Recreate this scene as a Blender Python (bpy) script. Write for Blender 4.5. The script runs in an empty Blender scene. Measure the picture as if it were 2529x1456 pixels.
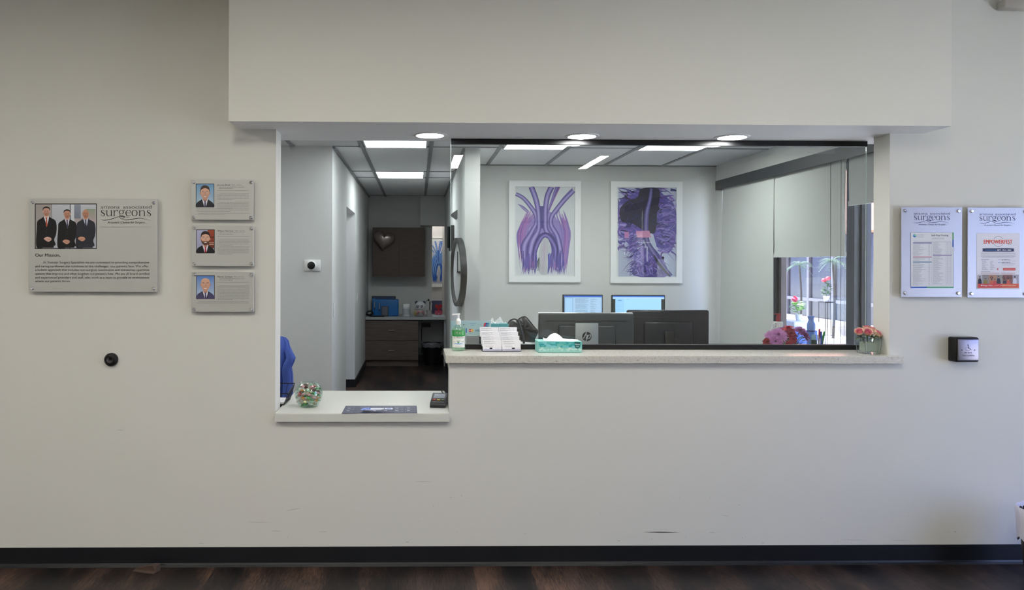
import bpy, bmesh, math, random
from mathutils import Vector, Matrix
random.seed(7)
SC = bpy.context.scene
C = SC.collection
PI = math.pi

# ------------------------------------------------------------------ camera, world, sun, exposure
F = 1815.0                       # focal length in pixels of the 2529 x 1456 frame
CAM = Vector((0.0, -3.9, 1.6))
YAW, ROLL = -0.018, 0.0035
PPX, PPY = 1062.6, 650.0
cd = bpy.data.cameras.new('camera'); cam = bpy.data.objects.new('camera', cd); C.objects.link(cam)
cd.sensor_width = 36.0; cd.sensor_fit = 'HORIZONTAL'; cd.lens = F/2529.0*36.0
cd.shift_x = (1264.5-PPX)/2529.0; cd.shift_y = -(728.0-PPY)/2529.0
cd.clip_start = 0.05; cd.clip_end = 200
RM = Matrix.Rotation(YAW, 4, 'Z') @ Matrix.Rotation(PI/2, 4, 'X') @ Matrix.Rotation(ROLL, 4, 'Z')
cam.matrix_world = Matrix.Translation(CAM) @ RM
SC.camera = cam
R3 = RM.to_3x3()
def ray(px, py): return R3 @ Vector(((px-PPX)/F, -(py-PPY)/F, -1.0))
def P(px, py, Y): d = ray(px, py); return CAM + d*((Y-CAM.y)/d.y)      # point seen at a pixel, on the plane y = Y
def PX(px, py, X): d = ray(px, py); return CAM + d*((X-CAM.x)/d.x)     # ... on the plane x = X
def PZ(px, py, Z): d = ray(px, py); return CAM + d*((Z-CAM.z)/d.z)     # ... on the plane z = Z

W = bpy.data.worlds.new('sky'); SC.world = W; W.use_nodes = True
bg = W.node_tree.nodes['Background']; bg.inputs[0].default_value = (0.42, 0.52, 1.0, 1); bg.inputs[1].default_value = 3.4
sd = bpy.data.lights.new('sun', 'SUN'); sd.energy = 18.0; sd.angle = 0.01; sd.color = (1.0, 0.95, 0.86)
sun = bpy.data.objects.new('sun', sd); C.objects.link(sun)
sun.rotation_euler = Vector((-0.22, 0.42, 0.88)).to_track_quat('Z', 'Y').to_euler()
SC.view_settings.view_transform = 'Standard'; SC.view_settings.look = 'None'
SC.view_settings.exposure = 0.88; SC.view_settings.gamma = 1.0; SC.view_settings.use_curve_mapping = False
SC.cycles.use_denoising = True
SC.cycles.max_bounces = 10; SC.cycles.diffuse_bounces = 5; SC.cycles.transparent_max_bounces = 16
SC.cycles.sample_clamp_indirect = 6.0; SC.cycles.caustics_reflective = False; SC.cycles.caustics_refractive = False
LAMP_WAIT, LAMP_OFFICE, LAMP_DOWN, LAMP_HALL = 35.0, 11.3, 62.0, 8.6      # radiance of the fittings' diffusers

# ------------------------------------------------------------------ materials
def lin(c):
    if isinstance(c, str):
        c = [int(c[i:i+2], 16)/255.0 for i in (0, 2, 4)]
    return tuple((x/12.92 if x <= 0.04045 else ((x+0.055)/1.055)**2.4) for x in c[:3])
MATS = {}
def mat(name, col='808080', rough=0.5, metal=0.0, emit=None, es=1.0, spec=0.5, coat=0.0, trans=0.0, ior=1.45):
    if name in MATS: return MATS[name]
    m = bpy.data.materials.new(name); m.use_nodes = True
    b = m.node_tree.nodes['Principled BSDF']
    b.inputs['Base Color'].default_value = (*lin(col), 1); b.inputs['Roughness'].default_value = rough
    b.inputs['Metallic'].default_value = metal; b.inputs['Specular IOR Level'].default_value = spec
    b.inputs['Coat Weight'].default_value = coat; b.inputs['Transmission Weight'].default_value = trans
    b.inputs['IOR'].default_value = ior
    if emit: b.inputs['Emission Color'].default_value = (*lin(emit), 1); b.inputs['Emission Strength'].default_value = es
    MATS[name] = m; return m
def nodes(m): return m.node_tree.nodes, m.node_tree.links, m.node_tree.nodes['Principled BSDF']
def noise_bump(m, scale, strength, dist=0.002, coord='Object'):
    n, l, b = nodes(m)
    tc = n.new('ShaderNodeTexCoord'); t = n.new('ShaderNodeTexNoise'); t.inputs['Scale'].default_value = scale; t.inputs['Detail'].default_value = 3
    bp = n.new('ShaderNodeBump'); bp.inputs['Strength'].default_value = strength; bp.inputs['Distance'].default_value = dist
    l.new(tc.outputs[coord], t.inputs['Vector']); l.new(t.outputs['Fac'], bp.inputs['Height']); l.new(bp.outputs['Normal'], b.inputs['Normal'])
    return m
def thin_glass(name, tint='f4faf8', ior=1.45, rough=0.0, tintmix=1.0):
    if name in MATS: return MATS[name]
    m = bpy.data.materials.new(name); m.use_nodes = True; n = m.node_tree.nodes; l = m.node_tree.links
    n.remove(n['Principled BSDF']); out = n['Material Output']
    tr = n.new('ShaderNodeBsdfTransparent'); tr.inputs[0].default_value = (*lin(tint), 1)
    gl = n.new('ShaderNodeBsdfGlossy'); gl.inputs['Roughness'].default_value = rough; gl.inputs[0].default_value = (1, 1, 1, 1)
    lw = n.new('ShaderNodeLayerWeight'); lw.inputs[0].default_value = 0.5; pw = n.new('ShaderNodeMath'); pw.operation = 'POWER'; pw.inputs[1].default_value = 4.5; mr = n.new('ShaderNodeMapRange')
    f0 = ((ior-1)/(ior+1))**2*1.8; mr.inputs[3].default_value = f0; mr.inputs[4].default_value = 0.75; mx = n.new('ShaderNodeMixShader')
    l.new(lw.outputs['Facing'], pw.inputs[0]); l.new(pw.outputs[0], mr.inputs[0]); l.new(mr.outputs[0], mx.inputs[0]); l.new(tr.outputs[0], mx.inputs[1]); l.new(gl.outputs[0], mx.inputs[2]); l.new(mx.outputs[0], out.inputs[0])
    MATS[name] = m; return m
def see_through(name, col, alpha, rough=0.4):
    if name in MATS: return MATS[name]
    m = mat(name, col, rough); m.node_tree.nodes['Principled BSDF'].inputs['Alpha'].default_value = alpha; return m
def vcol(name, rough=0.5, coat=0.0, es=0.0):
    if name in MATS: return MATS[name]
    m = mat(name, 'ffffff', rough, coat=coat); n, l, b = nodes(m)
    a = n.new('ShaderNodeVertexColor'); a.layer_name = 'Col'; l.new(a.outputs['Color'], b.inputs['Base Color'])
    if es:
        l.new(a.outputs['Color'], b.inputs['Emission Color']); b.inputs['Emission Strength'].default_value = es
        b.inputs['Base Color'].default_value = (0.02, 0.02, 0.02, 1); l.remove(b.inputs['Base Color'].links[0])
    return m
wall_m = noise_bump(mat('wall_paint', 'dddcd5', 0.75, spec=0.3), 260, 0.12, 0.0008)
header_m = noise_bump(mat('header_paint', 'e4e3db', 0.75, spec=0.3), 260, 0.12, 0.0008)
office_m = noise_bump(mat('office_paint', 'd2d3d0', 0.75, spec=0.3), 260, 0.1, 0.0008)
ceil_m = mat('ceiling_tile', 'e4e4e4', 0.85); rail_m = mat('ceiling_rail', '8a8c8d', 0.5)
black_base = mat('black_rubber_base', '15171b', 0.35)
black_m = mat('black_plastic', '0c0c0e', 0.4); white_m = mat('white_plastic', 'e6e6e4', 0.4)
steel_m = mat('brushed_steel', 'b9bac0', 0.28, 1.0); chrome_m = mat('chrome', 'd8d8dc', 0.12, 1.0)
white_metal = mat('white_metal', 'ececec', 0.35)
glass_m = thin_glass('partition_glass', 'fbfdfc', 1.38)
pane_m = thin_glass('window_glass', 'eef3f6', 1.35)

# floor: planks that run away from the camera
def make_floor_mat():
    m = mat('dark_plank_floor', '2a2220', 0.42); n, l, b = nodes(m)
    tc = n.new('ShaderNodeTexCoord'); mp = n.new('ShaderNodeMapping'); mp.inputs['Rotation'].default_value = (0, 0, PI/2)
    br = n.new('ShaderNodeTexBrick'); br.inputs['Scale'].default_value = 1; br.inputs['Brick Width'].default_value = 1.2; br.inputs['Row Height'].default_value = 0.15
    br.inputs['Mortar Size'].default_value = 0.0012; br.inputs['Color1'].default_value = (*lin('292526'), 1); br.inputs['Color2'].default_value = (*lin('493c35'), 1); br.inputs['Mortar'].default_value = (0.004, 0.004, 0.004, 1)
    br.inputs['Bias'].default_value = -0.1
    l.new(tc.outputs['Object'], mp.inputs[0]); l.new(mp.outputs[0], br.inputs['Vector'])
    m2 = n.new('ShaderNodeMapping'); m2.inputs['Scale'].default_value = (70, 7, 1); ns = n.new('ShaderNodeTexNoise'); ns.inputs['Scale'].default_value = 1.7; ns.inputs['Detail'].default_value = 9; ns.inputs['Roughness'].default_value = 0.78
    l.new(tc.outputs['Object'], m2.inputs[0]); l.new(m2.outputs[0], ns.inputs['Vector'])
    m3 = n.new('ShaderNodeMapping'); m3.inputs['Scale'].default_value = (4.5, 0.9, 1); n3 = n.new('ShaderNodeTexNoise'); n3.inputs['Scale'].default_value = 1.0; n3.inputs['Detail'].default_value = 4
    l.new(tc.outputs['Object'], m3.inputs[0]); l.new(m3.outputs[0], n3.inputs['Vector'])
    mu = n.new('ShaderNodeMath'); mu.operation = 'MULTIPLY'; l.new(ns.outputs['Fac'], mu.inputs[0]); l.new(n3.outputs['Fac'], mu.inputs[1])
    cr = n.new('ShaderNodeValToRGB'); cr.color_ramp.elements[0].position = 0.22; cr.color_ramp.elements[0].color = (0.22, 0.22, 0.24, 1); cr.color_ramp.elements[1].position = 0.36; cr.color_ramp.elements[1].color = (2.5, 2.0, 1.65, 1)
    l.new(mu.outputs[0], cr.inputs[0])
    mx = n.new('ShaderNodeMix'); mx.data_type = 'RGBA'; mx.blend_type = 'MULTIPLY'; mx.inputs[0].default_value = 1
    l.new(br.outputs['Color'], mx.inputs[6]); l.new(cr.outputs[0], mx.inputs[7]); l.new(mx.outputs[2], b.inputs['Base Color'])
    bp = n.new('ShaderNodeBump'); bp.inputs['Strength'].default_value = 0.3; bp.inputs['Distance'].default_value = 0.001
    l.new(ns.outputs['Fac'], bp.inputs['Height']); l.new(bp.outputs['Normal'], b.inputs['Normal'])
    return m
floor_m = make_floor_mat()
def make_quartz():
    m = mat('speckled_quartz', 'cfcbc0', 0.22); n, l, b = nodes(m)
    tc = n.new('ShaderNodeTexCoord'); t = n.new('ShaderNodeTexNoise'); t.inputs['Scale'].default_value = 150; t.inputs['Detail'].default_value = 3; t.inputs['Distortion'].default_value = 1.6
    cr = n.new('ShaderNodeValToRGB'); e = cr.color_ramp.elements
    e[0].position = 0.30; e[0].color = (*lin('9f978a'), 1); e[1].position = 0.40; e[1].color = (*lin('cfccc2'), 1); x = e.new(0.66); x.color = (*lin('dbd8ce'), 1)
    mp = n.new('ShaderNodeMapping'); mp.inputs['Scale'].default_value = (0.6, 0.6, 1.1)
    l.new(tc.outputs['Object'], mp.inputs[0]); l.new(mp.outputs[0], t.inputs['Vector']); l.new(t.outputs['Fac'], cr.inputs[0]); l.new(cr.outputs[0], b.inputs['Base Color'])
    return m
quartz_m = make_quartz()
def make_wood(name, a, c):
    m = mat(name, a, 0.55); n, l, b = nodes(m)
    tc = n.new('ShaderNodeTexCoord'); mp = n.new('ShaderNodeMapping'); mp.inputs['Scale'].default_value = (3, 3, 60)
    t = n.new('ShaderNodeTexNoise'); t.inputs['Scale'].default_value = 2; t.inputs['Detail'].default_value = 5
    cr = n.new('ShaderNodeValToRGB'); cr.color_ramp.elements[0].position = 0.35; cr.color_ramp.elements[1].position = 0.65
    cr.color_ramp.elements[0].color = (*lin(a), 1); cr.color_ramp.elements[1].color = (*lin(c), 1)
    l.new(tc.outputs['Object'], mp.inputs[0]); l.new(mp.outputs[0], t.inputs['Vector']); l.new(t.outputs['Fac'], cr.inputs[0]); l.new(cr.outputs[0], b.inputs['Base Color'])
    return m
cab_m = make_wood('taupe_woodgrain_laminate', '564c46', '655952')
upcab_m = make_wood('brown_woodgrain_laminate', '4d3f39', '5a4a43')

# ------------------------------------------------------------------ mesh helpers
def BM(): return bmesh.new()
def box(bm, x0, x1, y0, y1, z0, z1, bev=0.0, seg=2):
    r = bmesh.ops.create_cube(bm, size=1.0); vs = r['verts']
    for v in vs: v.co = Vector(((x0+x1)/2+v.co.x*(x1-x0), (y0+y1)/2+v.co.y*(y1-y0), (z0+z1)/2+v.co.z*(z1-z0)))
    if bev > 0:
        es = list({e for v in vs for e in v.link_edges})
        bmesh.ops.bevel(bm, geom=es, offset=bev, segments=seg, profile=0.5, affect='EDGES')
    return bm
def lathe(bm, prof, c=(0, 0, 0), seg=32, axis='Z', caps=True):
    rings = []
    c = Vector(c)
    for r, h in prof:
        ring = []
        for i in range(seg):
            a = 2*PI*i/seg; x, y = r*math.cos(a), r*math.sin(a)
            p = Vector((x, y, h)) if axis == 'Z' else (Vector((x, -h, y)) if axis == 'Y' else Vector((-h, x, y)))
            ring.append(bm.verts.new(c+p))
        rings.append(ring)
    for a, b in zip(rings, rings[1:]):
        for i in range(seg):
            j = (i+1) % seg; bm.faces.new((a[i], a[j], b[j], b[i]))
    if caps:
        for rg, pr in ((rings[0], prof[0]), (rings[-1], prof[-1])):
            if pr[0] > 1e-6: bm.faces.new(rg)
    return bm
def cyl(bm, p0, p1, r0, r1=None, seg=12):
    r1 = r0 if r1 is None else r1; p0 = Vector(p0); p1 = Vector(p1); d = (p1-p0)
    q = d.to_track_quat('Z', 'Y').to_matrix()
    A = [bm.verts.new(p0+q @ Vector((r0*math.cos(2*PI*i/seg), r0*math.sin(2*PI*i/seg), 0))) for i in range(seg)]
    B = [bm.verts.new(p1+q @ Vector((r1*math.cos(2*PI*i/seg), r1*math.sin(2*PI*i/seg), 0))) for i in range(seg)]
    for i in range(seg):
        j = (i+1) % seg; bm.faces.new((A[i], A[j], B[j], B[i]))
    bm.faces.new(A[::-1]); bm.faces.new(B); return bm
def smooth_pts(pts, n=6, closed=False):
    pts = [Vector(p) for p in pts]; out = []; m = len(pts)
    rng = range(m) if closed else range(m-1)
    for i in rng:
        if closed: a, b, c, d = pts[(i-1) % m], pts[i], pts[(i+1) % m], pts[(i+2) % m]
        else: a, b, c, d = pts[max(i-1, 0)], pts[i], pts[i+1], pts[min(i+2, m-1)]
        for k in range(n):
            t = k/n
            out.append(0.5*((2*b)+(c-a)*t+(2*a-5*b+4*c-d)*t*t+(3*b-a-3*c+d)*t*t*t))
    if not closed: out.append(pts[-1])
    return out
def tube(bm, pts, r, seg=8, sm=0, closed=False):
    if sm: pts = smooth_pts(pts, sm, closed)
    pts = [Vector(p) for p in pts]; rs = r if isinstance(r, (list, tuple)) else None; rings = []; n = len(pts); up = None
    for i, p in enumerate(pts):
        if closed: t = (pts[(i+1) % n]-pts[i-1]).normalized()
        else: t = (pts[min(i+1, n-1)]-pts[max(i-1, 0)]).normalized()
        if up is None: up = Vector((0, 0, 1)) if abs(t.z) < 0.9 else Vector((1, 0, 0))
        s = t.cross(up).normalized(); up = s.cross(t).normalized()
        rr = r if rs is None else rs[0]+(rs[1]-rs[0])*i/max(n-1, 1)
        rings.append([bm.verts.new(p+(s*math.cos(2*PI*k/seg)+up*math.sin(2*PI*k/seg))*rr) for k in range(seg)])
    prs = list(zip(rings, rings[1:]))+([(rings[-1], rings[0])] if closed else [])
    for a, b in prs:
        for k in range(seg):
            j = (k+1) % seg; bm.faces.new((a[k], a[j], b[j], b[k]))
    if not closed: bm.faces.new(rings[0][::-1]); bm.faces.new(rings[-1])
    return bm
def prism(bm, pts, off):
    off = Vector(off); A = [bm.verts.new(Vector(p)) for p in pts]; B = [bm.verts.new(Vector(p)+off) for p in pts]
    bm.faces.new(A[::-1]); bm.faces.new(B); n = len(A)
    for i in range(n):
        j = (i+1) % n; bm.faces.new((A[i], A[j], B[j], B[i]))
    return bm
def sphere(bm, c, r, s=(1, 1, 1), seg=16, rot=None):
    q = bmesh.ops.create_uvsphere(bm, u_segments=seg, v_segments=max(6, seg*2//3), radius=r)
    for v in q['verts']:
        v.co = Vector((v.co.x*s[0], v.co.y*s[1], v.co.z*s[2]))
        if rot: v.co = rot @ v.co
        v.co += Vector(c)
    return q['verts']
def origin_of(o):
    while o.parent: o = o.parent
    return Vector(o['_loc']) if '_loc' in o else Vector(o.location)
ROOTLOC = {}
def rl(o):
    while o.parent: o = o.parent
    return ROOTLOC.get(o.name, Vector((0, 0, 0)))
def obj(name, bm, m, parent=None, loc=None, smooth=False, label=None):
    me = bpy.data.meshes.new(name)
    if isinstance(bm, bmesh.types.BMesh):
        bmesh.ops.recalc_face_normals(bm, faces=bm.faces); 
        bm.to_mesh(me); bm.free()
    else: me = bm
    o = bpy.data.objects.new(name, me); C.objects.link(o)
    me.materials.clear(); me.materials.append(m)
    base = rl(parent) if parent else Vector(loc or (0, 0, 0))
    me.transform(Matrix.Translation(-base))
    if parent: o.parent = parent
    else: o.location = base; ROOTLOC[o.name] = base
    if smooth:
        for p in me.polygons: p.use_smooth = True
        try: me.set_sharp_from_angle(angle=math.radians(38))
        except Exception: pass
    if label: o['label'] = label
    return o
def thing(name, label, cat, loc, group=None, rotz=0):
    o = bpy.data.objects.new(name, None); C.objects.link(o); o.empty_display_size = 0.05
    o.location = Vector(loc); o.rotation_euler = (0, 0, rotz); ROOTLOC[o.name] = Vector(loc)
    o['label'] = label; o['category'] = cat
    if group: o['group'] = group
    return o
def tag(o, label, cat, group=None):
    o['label'] = label; o['category'] = cat
    if group: o['group'] = group
    return o
def struct(name, bm, m, loc=(0, 0, 0), parent=None, smooth=False):
    o = obj(name, bm, m, parent, loc, smooth)
    if not parent: o['kind'] = 'structure'
    return o
def dup(o, parent=None):
    c = o.copy(); C.objects.link(c)
    if parent: c.parent = parent
    else: ROOTLOC[c.name] = ROOTLOC.get(o.name, Vector((0, 0, 0)))
    for ch in [x for x in C.objects if x.parent == o]: dup(ch, c)
    return c

# ------------------------------------------------------------------ flat printed graphics (photos, posters, lettering), drawn on a real plane
_txt = {}
def glyphs(s, bold=0.0, shear=0.0, res=3):
    k = (s, bold, shear)
    if k in _txt: return _txt[k]
    cu = bpy.data.curves.new('t', 'FONT'); cu.body = s; cu.size = 1.0; cu.offset = bold; cu.shear = shear; cu.resolution_u = res; cu.fill_mode = 'FRONT'
    ob = bpy.data.objects.new('t', cu); C.objects.link(ob); dg = bpy.context.evaluated_depsgraph_get()
    me = bpy.data.meshes.new_from_object(ob.evaluated_get(dg))
    r = ([(v.co.x, v.co.y) for v in me.vertices], [tuple(p.vertices) for p in me.polygons])
    bpy.data.objects.remove(ob); bpy.data.curves.remove(cu); bpy.data.meshes.remove(me)
    _txt[k] = r; return r
class Print:
    """mp(u, v, lift) -> world point; u, v are drawing units, v grows downwards"""
    def __init__(s, mp, step=4e-5): s.mp = mp; s.V = []; s.Fc = []; s.K = []; s.h = 3e-4; s.step = step
    def _add(s, pts, faces, cols):
        b = len(s.V)
        s.V += [s.mp(p[0], p[1], s.h) for p in pts]
        for i, f in enumerate(faces):
            s.Fc.append(tuple(b+k for k in f)); s.K.append([cols[k] if isinstance(cols, list) else cols for k in f])
        s.h += s.step
    def poly(s, pts, c, grad=None):
        c = lin(c)
        if grad: g = lin(grad); v0 = min(p[1] for p in pts); v1 = max(p[1] for p in pts); cols = [tuple(c[k]+(g[k]-c[k])*((p[1]-v0)/max(v1-v0, 1e-9)) for k in range(3)) for p in pts]
        else: cols = c
        s._add(pts, [tuple(range(len(pts)))], cols)
    def rect(s, u0, v0, u1, v1, c, grad=None): s.poly([(u0, v0), (u1, v0), (u1, v1), (u0, v1)], c, grad)
    def ell(s, u, v, a, b, c, n=20, rot=0, grad=None):
        cr, sr = math.cos(rot), math.sin(rot)
        s.poly([(u+a*math.cos(t)*cr-b*math.sin(t)*sr, v+a*math.cos(t)*sr+b*math.sin(t)*cr) for t in [2*PI*i/n for i in range(n)]], c, grad)
    def blob(s, pts, c, n=5, grad=None): s.poly([(p.x, p.y) for p in smooth_pts([(a, b, 0) for a, b in pts], n, True)], c, grad)
    def stroke(s, pts, w, c, n=6, cols=None):
        """pts (u, v); w a width or one per point; cols: colours across the stroke"""
        ws = w if isinstance(w, (list, tuple)) else [w]*len(pts)
        q = smooth_pts([(a, b, ws[i]) for i, (a, b) in enumerate(pts)], n); cc = [lin(x) for x in (cols or [c, c])]; m = len(cc); vs = []; ks = []
        for i, p in enumerate(q):
            a = q[max(i-1, 0)]; b = q[min(i+1, len(q)-1)]; t = Vector((b.x-a.x, b.y-a.y)); t.normalize(); nx, ny = -t.y, t.x
            for k in range(m):
                f = (k/(m-1)-0.5)*max(p.z, 0.001); vs.append((p.x+nx*f, p.y+ny*f)); ks.append(cc[k])
        fs = []
        for i in range(len(q)-1):
            for k in range(m-1): a = i*m+k; fs.append((a, a+1, a+m+1, a+m))
        s._add(vs, fs, ks)
    def text(s, u, v, t, h, c, width=None, bold=0.0, shear=0.0, align='L'):
        """baseline at v, h = cap height"""
        vs, fs = glyphs(t, 0.0, shear)
        if not vs: return
        if bold:
            vs, fs = glyphs(t, 0.0, shear)
            if bold > 0.004: s.text(u+bold*h*1.1, v, t, h, c, width, 0.0, shear, align); s.text(u-bold*h*1.1, v, t, h, c, width, 0.0, shear, align)
        x0 = min(p[0] for p in vs); x1 = max(p[0] for p in vs); k = h/0.72; kx = width/(x1-x0) if width else k
        ox = u - (0 if align == 'L' else (x1-x0)*kx/2)
        s._add([(ox+(x-x0)*kx, v-y*k) for x, y in vs], fs, lin(c))
    def bars(s, u0, u1, v, h, c, rnd, words=True):
        """one illegible line of small type: word-long dashes"""
        u = u0; c = lin(c)
        while u < u1-0.4*h:
            w = min(rnd.uniform(1.6, 6.0)*h*1.1, u1-u); b = h*rnd.uniform(.75, 1)
            s._add([(u, v), (u+w, v), (u+w, v+b), (u, v+b)], [(0, 1, 2, 3)], c); s.h -= s.step; u += w+h*0.7
        s.h += s.step
    def build(s, name, parent=None, m=None, loc=None, label=None):
        me = bpy.data.meshes.new(name); me.from_pydata([tuple(v) for v in s.V], [], s.Fc)
        a = me.color_attributes.new('Col', 'FLOAT_COLOR', 'CORNER'); i = 0; flat = []
        for k in s.K:
            for c in k: flat += [c[0], c[1], c[2], 1.0]
        a.data.foreach_set('color', flat)
        return obj(name, me, m or ink_m, parent, loc, label=label)
ink_m = vcol('printed_ink', 0.55); gloss_ink = vcol('glossy_print', 0.35); screen_m = vcol('screen_image', 0.3, es=0.9)
def onY(Y): return lambda u, v, h: P(u, v, Y-h)
def onX(X): return lambda u, v, h: PX(u, v, X-h)

# ------------------------------------------------------------------ the setting
ZS = 2.305          # underside of the header
ZC = 2.70           # office ceiling
ZW = 3.12           # waiting room ceiling
XL, XM, XR = P(681, 600, 0).x, P(1110, 950, 0).x, P(2197, 600, 0).x       # opening: left jamb, step, right jamb
ZT, ZL = 1.115, P(900, 1020, -0.03).z                                       # tops of the high and the low counter
HX0, HX1 = P(565, 150, -0.22).x, P(2350, 150, -0.22).x
b = BM(); box(b, -4.6, XL, 0, 0.14, 0, ZW); box(b, XR, 4.9, 0, 0.14, 0, ZW); box(b, XL, XM, 0, 0.14, 0, ZL-0.045); box(b, XM, XR, 0, 0.14, 0, ZT-0.04)
wf = struct('wall_front', b, wall_m)
b = BM(); box(b, HX0, HX1, -0.22, -0.0005, ZS, ZW); box(b, XL+0.0005, XR-0.0005, -0.0004, 0.1405, ZS, ZW); box(b, HX0, HX1, 0.1406, 0.345, ZS, ZW)
hd_ = struct('wall_header', b, header_m); hd_.data.materials.append(noise_bump(mat('soffit_lightened_paint', 'f6f6f8', 0.75), 260, 0.1, 0.0008))  # same paint lightened on the underside, standing in for missing bounce light
for p_ in hd_.data.polygons:
    if p_.normal.z < -0.9: p_.material_index = 1
b = BM(); box(b, -4.9, 5.1, -9.35, 0.14, -0.1, 0.0); struct('floor', b, floor_m)
b = BM(); box(b, -4.9, 3.6, 0.14, 9.9, -0.1, 0.0); struct('floor_office', b, floor_m)
# waiting room shell behind the camera, windows on the right and at the back
b = BM(); box(b, -4.9, 5.1, -9.2, 0, ZW, ZW+0.15); struct('ceiling', b, wall_m)
b = BM(); box(b, -4.75, -4.6, -9.2, 0.14, 0, ZW); struct('wall_left', b, wall_m)
b = BM(); box(b, -4.75, 5.05, -9.35, -9.2, 0, ZW); struct('wall_back', b, wall_m)
WY0, WY1 = -3.45, -0.75
b = BM(); box(b, 4.9, 5.05, -9.2, WY0, 0, ZW); box(b, 4.9, 5.05, WY1, 0.14, 0, ZW); box(b, 4.9, 5.05, WY0, WY1, 2.35, ZW); box(b, 4.9, 5.05, WY0, WY1, 0, 0.1); struct('wall_right', b, wall_m)
def window_frame(idx, axis, fixed, a0, a1, z0, z1, posts, rails, depth=0.06, w=0.05, m=None):
    b = BM()
    def bar(p0, p1, q0, q1):
        if axis == 'X': box(b, fixed-depth/2, fixed+depth/2, p0, p1, q0, q1)
        else: box(b, p0, p1, fixed-depth/2, fixed+depth/2, q0, q1)
    bar(a0, a0+w, z0, z1); bar(a1-w, a1, z0, z1); bar(a0+w, a1-w, z0, z0+w); bar(a0+w, a1-w, z1-w, z1)
    for q in posts: bar(q-w/2, q+w/2, z0+w, z1-w)
    for q in rails: bar(a0+w, a1-w, q-w/2, q+w/2)
    fr = struct('window_%d' % idx, b, m or frame_m, (0, 0, 0)); 
    p = BM()
    if axis == 'X': box(p, fixed-0.004, fixed+0.004, a0+w, a1-w, z0+w, z1-w)
    else: box(p, a0+w, a1-w, fixed-0.004, fixed+0.004, z0+w, z1-w)
    obj('window_pane', p, pane_m, fr); return fr
frame_m = mat('dark_bronze_frame', '1f1b1d', 0.6)
window_frame(3, 'X', 4.97, WY0, WY1, 0.1, 2.35, [-2.1], [])
# office shell
AX = P(820, 700, 3.03).x; HRX0, HRX1 = P(1148, 600, 3.1).x, P(1185, 600, 3.1).x
YB = 4.25; XO = P(1768, 600, YB).x; YF = 8.2
y1, y2 = 4.42, 5.61
b = BM(); box(b, -4.6, AX, 3.03, y1, 0, ZC); box(b, -4.6, AX, y1, y2, 2.24, ZC); box(b, -4.6, AX, y2, YF, 0, ZC); struct('wall_hall_left', b, office_m)
b = BM(); box(b, HRX0, HRX1, 3.1, YF+1.2, 0, ZC); struct('wall_hall_right', b, office_m)
b = BM(); box(b, HRX1, XO+0.14, YB, YB+0.14, 0, ZC); struct('wall_office_back', b, office_m)
FXO = P(1067, 650, YF).x; FX1 = HRX0
b = BM(); box(b, AX, FXO, YF, YF+0.14, 0, ZC); box(b, FXO, FX1, YF, YF+0.14, 0, 0.72); bz = P(1070, 556, YF-0.2).z
box(b, P(1038, 600, YF-0.2).x, FX1, YF-0.2, YF+0.14, bz, ZC); struct('wall_far', b, office_m)
b = BM(); box(b, AX, 1.5, YF+1.2, YF+1.3, 0, ZC); box(b, AX-0.1, AX, YF, YF+1.3, 0, ZC); struct('wall_far_room', b, noise_bump(mat('far_room_paint', 'd8d6d4', 0.8), 260, 0.1, 0.0008))
b = BM(); box(b, -4.6, -4.5, 0.14, 3.03, 0, ZC); struct('wall_office_left', b, office_m)
b = BM(); box(b, -4.6, XO+0.14, 0.345, 9.6, ZC, ZC+0.1); box(b, -4.6, HX0, 0.14, 0.345, ZC, ZC+0.1); box(b, HX1, XO+0.14, 0.14, 0.345, ZC, ZC+0.1); struct('ceiling_office', b, ceil_m)
# ceiling rails
b = BM(); gx = [P(898, 354, 2.75).x]; gx = [-0.52+0.65*i for i in range(-5, 7)]
for x in gx:
    if x < XO-0.02: box(b, x-0.018, x+0.018, 0.4, (YF if AX < x < HRX0 else (3.03 if x < AX else YB))-0.01, ZC-0.008, ZC+0.001)
for y in (0.55, 1.17, 1.79, 2.41, 3.03, 4.89, 5.51, 8.0):
    box(b, -4.5 if y < 3.02 else AX, XO if y < YB else HRX0, y-0.012, y+0.012, ZC-0.006, ZC+0.001)
box(b, AX, AX+0.022, 3.03, YF, ZC-0.02, ZC+0.001); box(b, HRX0-0.022, HRX0, 3.1, YF, ZC-0.02, ZC+0.001); box(b, HRX1, XO, YB-0.012, YB, ZC-0.012, ZC+0.001)
struct('trim_1', b, rail_m)
# baseboards
def coved(a0, a1, flip=None):
    b = BM(); prof = [(0, 0.1), (-0.005, 0.1), (-0.006, 0.018), (-0.010, 0.009), (-0.016, 0.003), (-0.019, 0.0), (0, 0.0)]
    prism(b, [(a0, y-0.0002, z) for y, z in prof], (a1-a0, 0, 0)); return b
struct('baseboard_front', coved(-4.6, 4.9), black_base)
b = BM(); box(b, AX, AX+0.012, 3.03, y1, 0, 0.1); box(b, AX, AX+0.012, y2, YF, 0, 0.1); box(b, -2, AX, y2-0.012, y2, 0, 0.1); box(b, -3, AX, 3.018, 3.03, 0, 0.1)
box(b, HRX0-0.012, HRX0, 3.1, YF, 0, 0.1); box(b, HRX0-0.012, HRX1, 3.088, 3.1, 0, 0.1); box(b, AX+0.012, HRX0-0.012, YF-0.012, YF, 0, 0.1); box(b, HRX1, XO, YB-0.012, YB, 0, 0.1); struct('baseboard_hall', b, black_base)
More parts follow.
